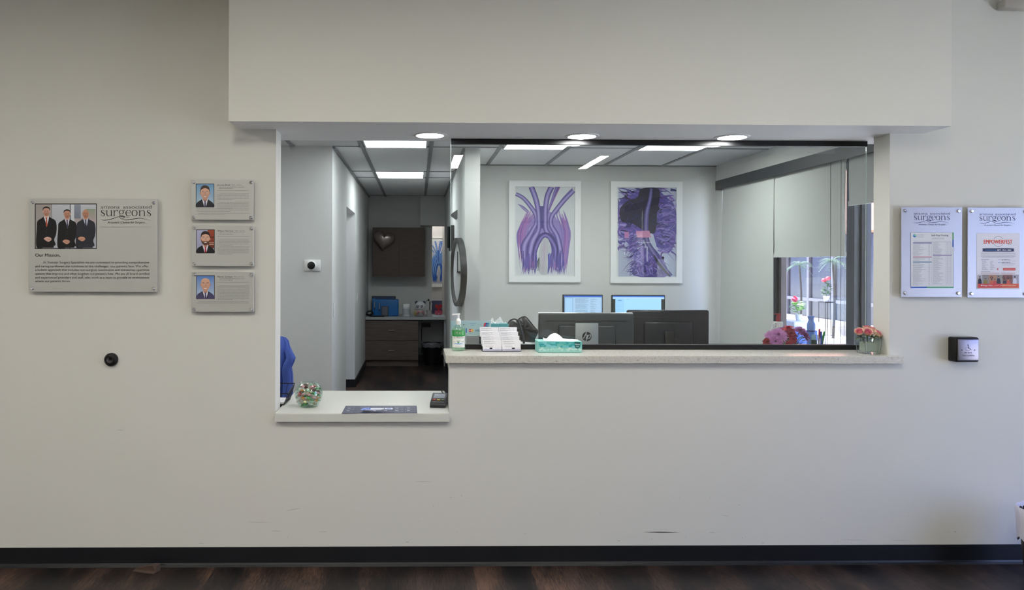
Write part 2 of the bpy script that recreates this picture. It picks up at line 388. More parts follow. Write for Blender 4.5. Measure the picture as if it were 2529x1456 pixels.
# office right wall with windows
D = lambda px, X: PX(px, 650, X).y
wy1, wy2a, wy2b, wy3a, wy3b = D(1783, XO), D(1911, XO), D(1943, XO+0.07), D(2093, XO), D(2113, XO)
WS, WH = 0.72, 2.42
yE = 0.75
b = BM(); box(b, XO, XO+0.14, wy1, YB, 0, ZC); box(b, XO, XO+0.14, 0.14, yE, 0, ZC); box(b, XO, XO+0.14, yE, wy1, 0, WS); box(b, XO, XO+0.14, yE, wy1, WH, ZC); struct('wall_office_right', b, office_m)
gray_m = mat('charcoal_window_post', '3f434a', 0.5); brn_m = mat('bronze_window_post', '5b5250', 0.5)
window_frame(1, 'X', XO+0.10, wy3a, wy1, WS, WH, [D(1927, XO+0.13)], [], w=0.06)
window_frame(2, 'X', XO+0.055, yE, wy3b, WS, WH, [], [], w=0.02, depth=0.04)
b = BM(); box(b, XO-0.01, XO+0.045, wy3b, wy3a, WS, WH); box(b, XO+0.045, XO+0.14, wy3b+0.03, wy3a, WS, WH); struct('trim_2', b, gray_m)
b = BM(); box(b, XO+0.02, XO+0.07, wy2b, wy2b+(wy2a-wy2b)*0.45, WS, WH); struct('trim_4', b, brn_m)
b = BM(); box(b, XO+0.0, XO+0.07, wy2b+(wy2a-wy2b)*0.45, wy2a+0.02, WS, WH); struct('trim_3', b, mat('matte_dark_post', '1b1c21', 0.8))
# scuffs on the front wall
rn = random.Random(3); S = Print(lambda u, v, h: P(u, v, -h))
for u, v, w_, sl, t in [(1588, 1313, 92, 1, 3.2), (1024, 1188, 42, 1, 1.2), (705, 1262, 38, -8, 1.2), (610, 1288, 60, 1, .8), (668, 1310, 28, 1, 1), (785, 1312, 26, 0, .8), (1750, 1314, 18, 1, 1.2), (1780, 1271, 20, 2, .8), (1524, 1334, 8, 1, 1.5), (2357, 1312, 4, 0, 2.5), (2343, 1312, 3, 0, 1.5), (287, 1061, 20, 1, 1), (2080, 1332, 60, 1, .8), (2200, 1333, 50, 1, .8), (1001, 1338, 10, -1, 1.6), (1880, 1343, 8, -4, 1), (490, 1341, 16, 0, 1), (2270, 1344, 4, 5, 1)]:
    S.stroke([(u, v), (u+w_*.5, v+sl*.6), (u+w_, v+sl)], [.2, t, .2], '5a5452' if t > 3 else 'b0ada6')
for i in range(24): u = rn.uniform(640, 2300); v = rn.uniform(1220, 1342); S.ell(u, v, rn.uniform(.5, 1.3), rn.uniform(.5, 1), 'a8a49e', 6)
S.build('scuff_marks', wf)
# ------------------------------------------------------------------ light fittings
wdiff = mat('waiting_diffuser', 'ffffff', 0.5, emit='fffaf0', es=LAMP_WAIT); odiff = mat('office_diffuser', 'ffffff', 0.5, emit='f6f9f8', es=LAMP_OFFICE)
ddiff = mat('downlight_lens', 'ffffff', 0.5, emit='ffffff', es=LAMP_DOWN); hdiff = mat('hall_diffuser', 'ffffff', 0.5, emit='eef7fa', es=LAMP_HALL)
def troffer(label, x0, x1, y0, y1, z, m, group):
    t = thing('ceiling_light', label, 'ceiling light', ((x0+x1)/2, (y0+y1)/2, z), group)
    b = BM(); w = 0.012
    box(b, x0, x1, y0, y0+w, z-0.012, z-0.0005); box(b, x0, x1, y1-w, y1, z-0.012, z-0.0005); box(b, x0, x0+w, y0+w, y1-w, z-0.012, z-0.0005); box(b, x1-w, x1, y0+w, y1-w, z-0.012, z-0.0005)
    obj('frame', b, white_metal, t); b = BM(); box(b, x0+w, x1-w, y0+w, y1-w, z-0.009, z-0.0008); obj('diffuser', b, m, t); return t
for x, n in ((-3.49, 'far left'), (-1.46, 'left'), (0.575, 'middle'), (2.62, 'right')):
    for y0, r in ((-7.25, 'back row'), (-3.3, 'unseen row added nearer the reception')):
        if r != 'back row' and n == 'right': continue
        dxr = 0 if r == 'back row' else 0.8  # near row is added to brighten the front wall, shifted to balance it
        troffer('slim waiting room ceiling light, %s of the %s' % (n, r), x-0.075+dxr, x+0.075+dxr, y0, y0+1.45, ZW, wdiff, 'linear ceiling lights of the waiting room')
def pt(px0, py0, px1, py1, z): a = PZ(px0, py0, z); c = PZ(px1, py1, z); return a, c
lx0, lx1 = P(928, 430, 5.2).x, P(1049, 430, 5.2).x
ya, yb = PZ(990, 438, ZC).y, PZ(990, 422, ZC).y; ya, yb = min(ya, yb), max(ya, yb)
troffer('square lit ceiling panel deeper in the hallway', lx0+0.01, lx1-0.01, ya, yb, ZC, hdiff, 'office ceiling panels')
yc = PZ(980, 362, ZC).y
troffer('square lit ceiling panel at the near end of the hallway', -0.49, 0.09, yc-0.6, yc, ZC, hdiff, 'office ceiling panels')
yd = PZ(1300, 366, ZC).y; xd0, xd1 = PZ(1241, 366, ZC).x, PZ(1393, 366, ZC).x
troffer('lit ceiling panel in the office above the left monitors', xd0, xd1, yd-0.6, yd, ZC, odiff, 'office ceiling panels')
yd = PZ(1650, 369, ZC).y; xd0, xd1 = PZ(1572, 369, ZC).x, PZ(1725, 369, ZC).x
troffer('lit ceiling panel in the office nearest the windows', xd0, xd1, yd-0.6, yd, ZC, odiff, 'office ceiling panels')
troffer('lit ceiling panel above the office area behind the left jamb', -2.45, -1.75, 1.2, 1.8, ZC, odiff, 'office ceiling panels')
troffer('lit ceiling panel in the room past the end of the hallway', 0.2, 0.44, YF+.3, YF+1.0, ZC, mat('far_diffuser', 'ffffff', 0.5, emit='fffaf4', es=8.0), 'office ceiling panels')
for px, n in ((1062, 'leftmost'), (1437, 'middle'), (1808, 'rightmost')):
    py = {1062: 333, 1437: 335.5, 1808: 338}[px]
    c = PZ(px, py, ZS); t = thing('downlight', 'round recessed downlight in the header soffit, %s of the three' % n, 'downlight', c, 'soffit downlights')
    r = 0.072; b = BM(); lathe(b, [(r, 0), (r+0.004, -0.006), (r+0.02, -0.003), (r+0.022, -0.0003)], c, 40, caps=False); obj('trim_ring', b, white_metal, t, smooth=True)
    b = BM(); lathe(b, [(r, -0.0005), (r, -0.005), (r*.6, -0.0075), (0.0001, -0.0085)], c, 40); obj('lens', b, ddiff, t, smooth=True)
# daylight portals (they only guide sampling of the sky)
def portal(loc, sx, sy, d):
    l = bpy.data.lights.new('window_daylight', 'AREA'); l.shape = 'RECTANGLE'; l.size = sx; l.size_y = sy; l.cycles.is_portal = True
    o = bpy.data.objects.new('window_daylight', l); C.objects.link(o); o.location = loc; o.rotation_euler = Vector(d).to_track_quat('-Z', 'Z').to_euler(); return o
portal((5.06, (WY0+WY1)/2, 1.22), abs(WY1-WY0), 2.25, (-1, 0, 0)); portal((XO+0.16, (yE+wy1)/2, (WS+WH)/2), wy1-yE, WH-WS, (-1, 0, 0))

# ------------------------------------------------------------------ outside the office windows
conc = mat('sunlit_concrete', 'd9d6cf', 0.8)
def make_conc():
    n, l, b = nodes(conc); tc = n.new('ShaderNodeTexCoord'); br = n.new('ShaderNodeTexBrick'); br.inputs['Scale'].default_value = 1; br.inputs['Brick Width'].default_value = 1.5; br.inputs['Row Height'].default_value = 1.5; br.offset = 0
    br.inputs['Mortar Size'].default_value = 0.02; br.inputs['Color1'].default_value = (*lin('dedbd4'), 1); br.inputs['Color2'].default_value = (*lin('d2cec8'), 1); br.inputs['Mortar'].default_value = (*lin('8d8a86'), 1)
    l.new(tc.outputs['Object'], br.inputs['Vector']); l.new(br.outputs['Color'], b.inputs['Base Color'])
make_conc()
b = BM(); box(b, 5.1, 60, -40, 60, -0.16, -0.05); box(b, -40, 3.6, 9.9, 60, -0.16, -0.05); box(b, 3.6, 5.1, 0.14, 60, -0.16, -0.05); box(b, -40, 60, -60, -40.01, -0.16, -0.05); box(b, -40, -4.9, -40, 9.9, -0.16, -0.05); box(b, -4.9, 5.1, -40, -9.35, -0.16, -0.05)
g = struct('floor_outside', b, conc)
BX = 10.0
bt = thing('office_building', 'brown office wing with a wall of dark windows across the walkway', 'building', (BX, 8, -0.05))
stucco = mat('orange_stucco', 'c98468', 0.8); mull = mat('pale_mullion', '77737a', 0.4); dkg = mat('dark_reflective_glass', '2e2e38', 0.2, spec=0.5)
b = BM(); box(b, BX+0.1, BX+4, 2.2, 26, -0.05, 6.0); obj('wall', b, mat('building_core', '2c2a30', 0.7), bt)
b = BM(); box(b, BX-0.6, BX+0.1, 2.2, 26, 2.32, 4.4); obj('fascia', b, stucco, bt)
b = BM(); box(b, BX-0.02, BX+0.1, 2.2, 26, -0.05, 0.28); obj('plinth', b, mat('plinth_concrete', 'b0a494', 0.8), bt)
for k, yy in enumerate(range(26)):
    y0 = -4+yy*1.1
    if not 9.0 < y0 < 21: continue
    b = BM(); box(b, BX-0.02, BX+0.1, y0-0.05, y0+0.05, 0.28, 2.32); obj('mullion', b, mull, bt)
    b = BM(); box(b, BX-0.015, BX+0.1, y0+0.05, y0+1.05, 0.68, 0.76); obj('transom', b, mull, bt)
    b = BM(); box(b, BX+0.03, BX+0.05, y0+0.05, y0+1.05, 0.28, 2.32); obj('window', b, dkg, bt)
# planting (the palms stand in for window reflections) and the sunny table outside
leaf_m = mat('green_leaf', '5f8f4a', 0.5); dleaf = mat('dark_green_leaf', '35553a', 0.55)
def leaf(bm, p, d, L, w, up=Vector((0, 0, 1)), bend=0.3, n=4):
    d = Vector(d).normalized(); s = d.cross(up)
    if s.length < 0.01: s = Vector((1, 0, 0))
    s.normalize(); p = Vector(p); A = []; nrm = s.cross(d)
    for i in range(n+1):
        t = i/n; q = p+d*(L*t)-Vector((0, 0, 1))*(bend*L*t*t); ww = w*math.sin(PI*(0.12+0.88*t))*0.5 if t < 1 else 0.0005
        A.append((bm.verts.new(q-s*ww), bm.verts.new(q+nrm*ww*0.25), bm.verts.new(q+s*ww)))
    for a, c in zip(A, A[1:]): bm.faces.new((a[0], a[1], c[1], c[0])); bm.faces.new((a[1], a[2], c[2], c[1]))
def palm(px, X, z0, h, label):
    y = D(px, X); t = thing('palm_reflection', label, 'palm', (X, y, z0), 'palm reflections across the walkway')
    b = BM(); tube(b, [(X, y, z0), (X+0.03, y, z0+h*.5), (X, y+0.03, z0+h)], [0.03, 0.02], 8, 4); obj('trunk', b, mat('palm_trunk', '453f3a', 0.9), t)
    b = BM(); r = random.Random(px)
    for k in range(16):
        a = 2*PI*k/16+r.uniform(-.2, .2); el = r.uniform(-.1, .9); d = Vector((math.cos(a)*math.cos(el), math.sin(a)*math.cos(el), math.sin(el)))
        pts = [Vector((X, y, z0+h))+d*(0.33*q)-Vector((0, 0, 0.22*q*q)) for q in (0, .25, .5, .75, 1)]
        tube(b, pts, [0.008, 0.003], 4, 2)
        for q in [i/12 for i in range(2, 13)]:
            o = Vector((X, y, z0+h))+d*(0.33*q)-Vector((0, 0, 0.22*q*q)); s = d.cross(Vector((0, 0, 1))).normalized()
            for sg in (-1, 1): leaf(b, o, s*sg+d*0.7, 0.12*(1.15-q*.6), 0.016, n=2)
    obj('fronds', b, mat('palm_frond', '5c7468', 0.5), t)
palm(1976, 9.35, -0.05, 1.65, 'spiky palm standing in for a reflection in the dark windows, left one seen beyond the walkway')
palm(2058, 9.35, -0.05, 1.75, 'spiky palm standing in for a reflection in the dark windows, right one beside the thick post')
OX = 3.92
def gpt(px, py): return PX(px, py, OX)
tz = 0.70; c = PX(1968, 790, OX)
tt = thing('patio_table', 'white round table standing on the walkway just outside the window', 'table', (OX+0.05, c.y-0.1, -0.05))
b = BM(); lathe(b, [(0.42, tz-0.03), (0.43, tz-0.015), (0.42, tz)], (OX+0.05, c.y-0.1, 0), 40); obj('table_top', b, white_metal, tt)
b = BM(); cyl(b, (OX+0.05, c.y-0.1, 0.03), (OX+0.05, c.y-0.1, tz-0.03), 0.03); obj('pole', b, white_metal, tt); b = BM(); lathe(b, [(0.22, -0.049), (0.2, 0.03)], (OX+0.05, c.y-0.1, 0), 32); obj('base', b, white_metal, tt)
# storage box (white lid, blue body)
a0 = PX(1947, 800, OX); a1 = PX(1991, 800, OX); zb1 = c.z
t = thing('storage_box', 'blue storage tub with a pale lid under the geranium outside', 'box', ((OX), (a0.y+a1.y)/2, tz))
b = BM(); box(b, OX-0.12, OX+0.12, a1.y, a0.y+0.12, tz, zb1-0.09, 0.012); obj('body', b, mat('blue_plastic', '1f55b5', 0.35), t)
b = BM(); box(b, OX-0.13, OX+0.13, a1.y-0.01, a0.y+0.13, zb1-0.09, zb1, 0.012); obj('lid', b, mat('pale_lid', 'c9cdda', 0.4), t)
# geranium in white pot
t = thing('geranium', 'potted geranium with one pink bloom and bright sunlit leaves outside the window', 'potted plant', (OX, PX(1972, 790, OX).y, zb1))
py_ = PX(1972, 790, OX).y
b = BM(); lathe(b, [(0.024, zb1), (0.034, zb1+0.062), (0.036, zb1+0.062), (0.031, zb1+0.05)], (OX, py_, 0), 20); obj('pot', b, white_m, t, smooth=True)
b = BM(); r = random.Random(5); gz = zb1+0.06
for k in range(46):
    a = r.uniform(0, 2*PI); el = r.uniform(-.2, 1.3); q = Vector((math.cos(a)*math.cos(el)*.06, math.sin(a)*math.cos(el)*.06, 0.03+r.uniform(0, .11)+0.02*math.sin(el)))
    d = Vector((math.cos(a), math.sin(a), r.uniform(.1, .8))); leaf(b, Vector((OX, py_+0.02, gz))+q*0.8, d, 0.045, 0.05, n=3)
obj('foliage', b, mat('sunny_leaf', '7fb35c', 0.5), t)
b = BM(); hp = PX(1963, 738, OX); tube(b, [(OX, py_, gz), (OX, hp.y-.01, gz+.1), (OX, hp.y, hp.z)], 0.003, 6, 4); obj('stem', b, leaf_m, t)
b = BM(); sphere(b, (OX, hp.y, hp.z), 0.028, (1, 1, .75), 12)
for k in range(60):
    v = Vector((r.gauss(0, 1), r.gauss(0, 1), r.gauss(0, 1))).normalized(); leaf(b, Vector((OX, hp.y, hp.z))+v*.02, v, 0.018, 0.016, n=2)
obj('bloom', b, mat('geranium_pink', 'e0406e', 0.5), t)
# geranium's reflection in the dark windows, modelled as a plant on an added stand
q = PX(2041, 738, 8.3); t = thing('flower_reflection', 'small red flowering plant in a white pot, standing in for a reflection in the far dark windows', 'potted plant', (8.3, q.y, q.z-0.05))
b = BM(); lathe(b, [(0.045, q.z-0.05), (0.06, q.z+0.06), (0.065, q.z+0.06), (0.055, q.z+.04)], (8.3, q.y, 0), 20); obj('pot', b, white_m, t, smooth=True)
b = BM(); r = random.Random(9)
for k in range(50):
    a = r.uniform(0, 2*PI); d = Vector((math.cos(a), math.sin(a), r.uniform(.1, 1.6))); leaf(b, (8.3+d.x*.05, q.y+d.y*.08, q.z+.08+r.uniform(0, .24)), d, 0.07, 0.055, n=3)
tube(b, [(8.3, q.y, q.z+.05), (8.3, q.y-.04, q.z+.38)], 0.006, 6); obj('foliage', b, dleaf, t)
b = BM()
for dy, dz in ((-.06, .42), (.09, .38)): sphere(b, (8.3, q.y+dy, q.z+dz), 0.05, (1, 1, .8), 10)
obj('bloom', b, mat('flower_red', 'd0344a', 0.5), t)
b = BM(); box(b, 8.2, 8.4, q.y-.13, q.y+.13, q.z-0.075, q.z-0.05); 
t = thing('reflection_stand', 'added low stand under the reflected red flowering plant outside', 'stand', (8.3, q.y, -0.05)); obj('shelf', b, frame_m, t)
for sx in (-.09, .09):
    for sy in (-.12, .12): b = BM(); cyl(b, (8.3+sx, q.y+sy, -0.05), (8.3+sx, q.y+sy, q.z-.075), 0.006); obj('leg', b, frame_m, t)

# ------------------------------------------------------------------ counters and the sliding glass
b = BM(); x0, x1 = P(1101, 885, -0.04).x, P(2232, 890, -0.04).x
prism(b, [(x0, -0.04, ZT-0.038), (x1, -0.04, ZT-0.038), (x1, -0.0005, ZT-0.038), (XR-0.001, -0.0005, ZT-0.038), (XR-0.001, 0.1405, ZT-0.038), (x1, 0.1405, ZT-0.038), (x1, 0.30, ZT-0.038), (x0, 0.30, ZT-0.038)], (0, 0, 0.038))
bmesh.ops.bevel(b, geom=[e for e in b.edges if abs(e.verts[0].co.z-e.verts[1].co.z) < 1e-5 and e.verts[0].co.z > ZT-.01], offset=0.003, segments=2, affect='EDGES')
t = thing('reception_counter', 'long raised counter of pale speckled quartz under the glass screen', 'counter', ((x0+x1)/2, 0, ZT-0.038)); obj('worktop', b, quartz_m, t)
b = BM(); lx0, lx1 = P(679, 1030, -0.035).x, XM-0.001
prism(b, [(lx0, -0.035, ZL-0.044), (lx1, -0.035, ZL-0.044), (lx1, 0.66, ZL-0.044), (XL+0.001, 0.66, ZL-0.044), (XL+0.001, -0.0005, ZL-0.044), (lx0, -0.0005, ZL-0.044)], (0, 0, 0.044))
bmesh.ops.bevel(b, geom=[e for e in b.edges if abs(e.verts[0].co.z-e.verts[1].co.z) < 1e-5 and e.verts[0].co.z > ZL-.01], offset=0.003, segments=2, affect='EDGES')
lc = thing('low_counter', 'lower white counter at the open part of the reception window', 'counter', (lx0, 0, ZL-0.044)); obj('worktop', b, mat('white_solid_surface', 'd6d7d0', 0.3), lc)
for x in (XL+0.03, XM-0.06):
    b = BM(); box(b, x, x+0.03, 0.141, 0.6, 0, ZL-0.0445); obj('support_panel', b, white_m, lc)
YG = 0.26; GX0, GX1 = P(1113, 600, YG).x, P(2138, 600, YG).x
t = thing('glass_screen', 'large sliding glass screen in black rails above the raised counter', 'glass screen', (GX0, YG, ZT))
b = BM(); box(b, GX0, GX1, YG-0.014, YG+0.014, P(1500, 357.5, YG-.014).z, ZS-0.0003); obj('rail', b, black_m, t, label='black top rail')
b = BM(); box(b, P(1146, 860, YG).x, P(2126, 860, YG).x, YG-0.014, YG+0.014, ZT+0.0003, ZT+0.028); obj('rail', b, black_m, t, label='black bottom rail')
b = BM(); box(b, GX0, GX1, YG-0.003, YG+0.003, ZT+0.004, ZS-0.004); obj('glass_pane', b, glass_m, t)
for gx in (GX0-0.0014, GX1+0.0002):
    b = BM(); box(b, gx, gx+0.0012, YG-0.003, YG+0.003, ZT+0.004, ZS-0.03); obj('polished_edge', b, mat('polished_glass_edge', 'b8cfc8', 0.15), t)
# ------------------------------------------------------------------ drawings
def logo(S, u0, v0, k, c):
    X = lambda x: u0+(x-1055)*k; Y = lambda y: v0+(y-145)*k
    S.text(X(1057), Y(194), 'arizona', 46*k, c, width=262*k); S.text(X(1366), Y(194), 'associated', 46*k, c, width=392*k)
    def st(pts, w): S.stroke([(X(a), Y(b)) for a, b in pts], [q*k for q in w] if isinstance(w, list) else w*k, c, 6)
    def ser(x, y, w=26): st([(x-w/2, y), (x+w/2, y)], 4)
    for o in (0, 637):      # s
        st([(1108+o, 236), (1098+o, 221), (1083+o, 216), (1068+o, 224), (1070+o, 243), (1092+o, 258), (1110+o, 274), (1104+o, 292), (1086+o, 297), (1068+o, 292), (1061+o, 274)], [5, 5, 5, 9, 13, 14, 13, 9, 5, 5, 5])
    st([(1142, 219), (1142, 270), (1150, 291), (1174, 296), (1200, 278)], [12, 12, 11, 6, 4]); st([(1204, 219), (1204, 297)], 12); ser(1137, 219); ser(1199, 219); ser(1209, 297)   # u
    st([(1243, 219), (1243, 297)], 12); st([(1247, 247), (1262, 224), (1284, 217), (1293, 231)], [4, 6, 9, 13]); ser(1238, 219); ser(1245, 297, 42)      # r
    st([(1342, 217), (1322, 224), (1314, 243), (1322, 262), (1342, 269), (1362, 262), (1370, 243), (1362, 224), (1342, 217)], [5, 9, 12, 9, 5, 9, 12, 9, 5]); st([(1366, 226), (1378, 216), (1392, 220)], [5, 6, 10])
    st([(1330, 268), (1318, 282), (1330, 294), (1365, 298), (1384, 308), (1372, 325), (1340, 328), (1318, 316), (1326, 300)], [5, 7, 10, 12, 10, 7, 5, 6, 6])      # g
    st([(1410, 256), (1470, 252), (1464, 226), (1440, 217), (1414, 230), (1405, 258), (1416, 286), (1442, 297), (1472, 282)], [4, 5, 9, 5, 9, 13, 10, 6, 4])   # e
    st([(1525, 217), (1500, 227), (1490, 257), (1500, 287), (1525, 297), (1550, 287), (1560, 257), (1550, 227), (1525, 217)], [5, 10, 13, 10, 5, 10, 13, 10, 5])  # o
    st([(1596, 219), (1596, 297)], 12); st([(1600, 242), (1618, 223), (1642, 219), (1659, 238), (1661, 297)], [4, 5, 7, 12, 12]); ser(1590, 219); ser(1596, 297, 36); ser(1661, 297, 36)   # n
    st([(1057, 345), (1110, 355), (1200, 340), (1300, 308), (1380, 306), (1460, 322)], [2, 7, 8, 6, 5, 2]); st([(1318, 312), (1350, 342), (1420, 352), (1530, 335), (1620, 330), (1740, 360)], [2, 4, 8, 8, 6, 2])
    S.text(X(1148), Y(399), "Arizona's Choice for Surgery", 30*k, c, width=522*k, shear=0.25); S.rect(X(1676), Y(396), X(1690), Y(401), c)
def portrait(S, x0, y0, x1, y1, bg, bg2, hair, skin, suit, tie, bald=False, beard=False, shirt='e8e8f2', books=False):
    S.rect(x0, y0, x1, y1, '101018'); m = (x1-x0)*0.03; x0 += m; x1 -= m; y0 += m; y1 -= m; w = x1-x0; h = y1-y0
    X = lambda a: x0+a*w; Y = lambda b: y0+b*h
    S.rect(x0, y0, x1, y1, bg, bg2)
    if books:
        S.rect(X(.62), Y(0), X(1), Y(.8), 'a5492e', '6e2a1c'); S.rect(X(.62), Y(.3), X(1), Y(.33), '3a1410'); S.rect(X(.7), Y(.55), X(1), Y(.58), 'c9a78a'); S.rect(X(.72), Y(.62), X(.98), Y(.65), 'd8c8b4')
    S.blob([(X(.02), Y(1)), (X(.04), Y(.82)), (X(.2), Y(.73)), (X(.36), Y(.66)), (X(.62), Y(.66)), (X(.8), Y(.74)), (X(.96), Y(.84)), (X(.98), Y(1))], suit)
    S.poly([(x0, y1-.4*m), (X(.03), Y(.9)), (X(.97), Y(.9)), (x1, y1-.4*m)], suit)
    S.poly([(X(.33), Y(.66)), (X(.67), Y(.66)), (X(.56), Y(.99)), (X(.42), Y(.99))], shirt)
    S.poly([(X(.37), Y(.55)), (X(.63), Y(.55)), (X(.62), Y(.7)), (X(.5), Y(.78)), (X(.38), Y(.7))], skin, 'a86f5a')
    S.poly([(X(.45), Y(.74)), (X(.55), Y(.74)), (X(.53), Y(.8)), (X(.57), Y(.99)), (X(.45), Y(.99)), (X(.47), Y(.8))], tie)
    S.poly([(X(.33), Y(.66)), (X(.30), Y(.73)), (X(.41), Y(.98)), (X(.45), Y(.99))], '20202c'); S.poly([(X(.67), Y(.66)), (X(.70), Y(.73)), (X(.60), Y(.98)), (X(.56), Y(.99))], '20202c')
    if not bald: S.ell(X(.5), Y(.3), .27*w, .24*h, hair)
    for s in (-1, 1): S.ell(X(.5+.26*s), Y(.4), .035*w, .06*h, 'c98a74')
    S.blob([(X(.25), Y(.34)), (X(.3), Y(.16)), (X(.5), Y(.1 if bald else .14)), (X(.7), Y(.16)), (X(.75), Y(.34)), (X(.71), Y(.52)), (X(.6), Y(.64)), (X(.5), Y(.67)), (X(.4), Y(.64)), (X(.29), Y(.52))], skin, grad='d09a80')
    if beard: S.blob([(X(.26), Y(.44)), (X(.33), Y(.5)), (X(.42), Y(.49)), (X(.5), Y(.51)), (X(.58), Y(.49)), (X(.67), Y(.5)), (X(.74), Y(.44)), (X(.7), Y(.58)), (X(.5), Y(.68)), (X(.3), Y(.58))], '5a3a30'); 
    if not bald: S.blob([(X(.24), Y(.36)), (X(.25), Y(.18)), (X(.36), Y(.07)), (X(.55), Y(.05)), (X(.73), Y(.14)), (X(.76), Y(.36)), (X(.7), Y(.24)), (X(.52), Y(.18)), (X(.31), Y(.23))], hair)
    for s in (-1, 1):
        S.stroke([(X(.5+.19*s), Y(.315)), (X(.5+.12*s), Y(.3)), (X(.5+.06*s), Y(.32))], .018*h, '4a3428', 4)
        S.ell(X(.5+.12*s), Y(.355), .045*w, .014*h, 'f0e8e4', 10); S.ell(X(.5+.12*s), Y(.355), .018*w, .014*h, '2c2420', 8)
    S.stroke([(X(.5), Y(.34)), (X(.53), Y(.44)), (X(.47), Y(.455))], .012*h, 'a0654e', 4)
    S.blob([(X(.39), Y(.52)), (X(.5), Y(.53)), (X(.61), Y(.52)), (X(.5), Y(.575))], 'f4ecea'); S.stroke([(X(.38), Y(.515)), (X(.5), Y(.53)), (X(.62), Y(.515))], .01*h, '9a4a40', 4)
def figure(S, X, Y, cx, top, s, suit, suit2, shirt, tie, skin, hair, bald=False, hands=(0, 0)):
    """a standing man in a suit; units of the zoomed photo; top = crown, s = head height"""
    A = lambda a: X(cx+a*s); B = lambda b: Y(min(top+b*s, 736))
    S.blob([(A(-1.05), B(4.4)), (A(-1.02), B(2.2)), (A(-.95), B(1.55)), (A(-.5), B(1.22)), (A(-.2), B(1.02)), (A(.2), B(1.02)), (A(.5), B(1.2)), (A(.98), B(1.5)), (A(1.12), B(2.2)), (A(1.05), B(3.0)), (A(.85), B(3.55)), (A(1.0), B(4.1)), (A(.55), B(4.25)), (A(0), B(4.3))], suit, grad=suit2)
    S.poly([(A(-.85), B(3.9)), (A(.85), B(3.9)), (A(.8), min(B(4.9), Y(738))), (A(-.8), min(B(4.9), Y(738)))], suit)
    S.poly([(A(-.3), B(1.04)), (A(.3), B(1.04)), (A(.2), B(1.6)), (A(.04), B(2.2)), (A(-.1), B(1.6))], shirt)
    S.poly([(A(-.22), B(.75)), (A(.22), B(.75)), (A(.24), B(1.05)), (A(0), B(1.2)), (A(-.24), B(1.05))], skin)
    S.poly([(A(-.09), B(1.16)), (A(.09), B(1.16)), (A(.07), B(1.3)), (A(.13), B(2.0)), (A(.04), B(2.2)), (A(-.06), B(2.0)), (A(-.05), B(1.3))], tie)
    S.ell(A(0), B(.5), abs(A(.34)-A(0)), abs(B(.5)-B(0)), skin, grad='b0765e')
    if not bald: S.blob([(A(-.37), B(.45)), (A(-.36), B(.12)), (A(0), B(-.04)), (A(.36), B(.12)), (A(.37), B(.45)), (A(.28), B(.22)), (A(0), B(.14)), (A(-.28), B(.22))], hair)
    for q in (-1, 1): S.ell(A(.13*q), B(.46), abs(A(.05)-A(0)), abs(B(.03)-B(0)), '3a2a24', 8); S.ell(A(.36*q), B(.52), abs(A(.05)-A(0)), abs(B(.1)-B(0)), skin, 8)
    S.stroke([(A(-.12), B(.74)), (A(0), B(.77)), (A(.12), B(.74))], abs(B(.04)-B(0)), '8e4a40', 4)
    hx, hy = hands
    S.blob([(A(hx-.42), B(hy-.02)), (A(hx-.1), B(hy-.2)), (A(hx+.3), B(hy-.12)), (A(hx+.4), B(hy+.1)), (A(hx+.1), B(hy+.32)), (A(hx-.2), B(hy+.2))], skin)
    for q in (.0, .1, .2): S.stroke([(A(hx-.15+q), B(hy+.1+q*.3)), (A(hx+.1+q), B(hy+.02))], abs(B(.02)-B(0)), 'a06a54', 3)
    for q in (2.45, 2.75): S.ell(A(.03), B(q), abs(A(.03)-A(0)), abs(B(.03)-B(0)), '55555a', 8)
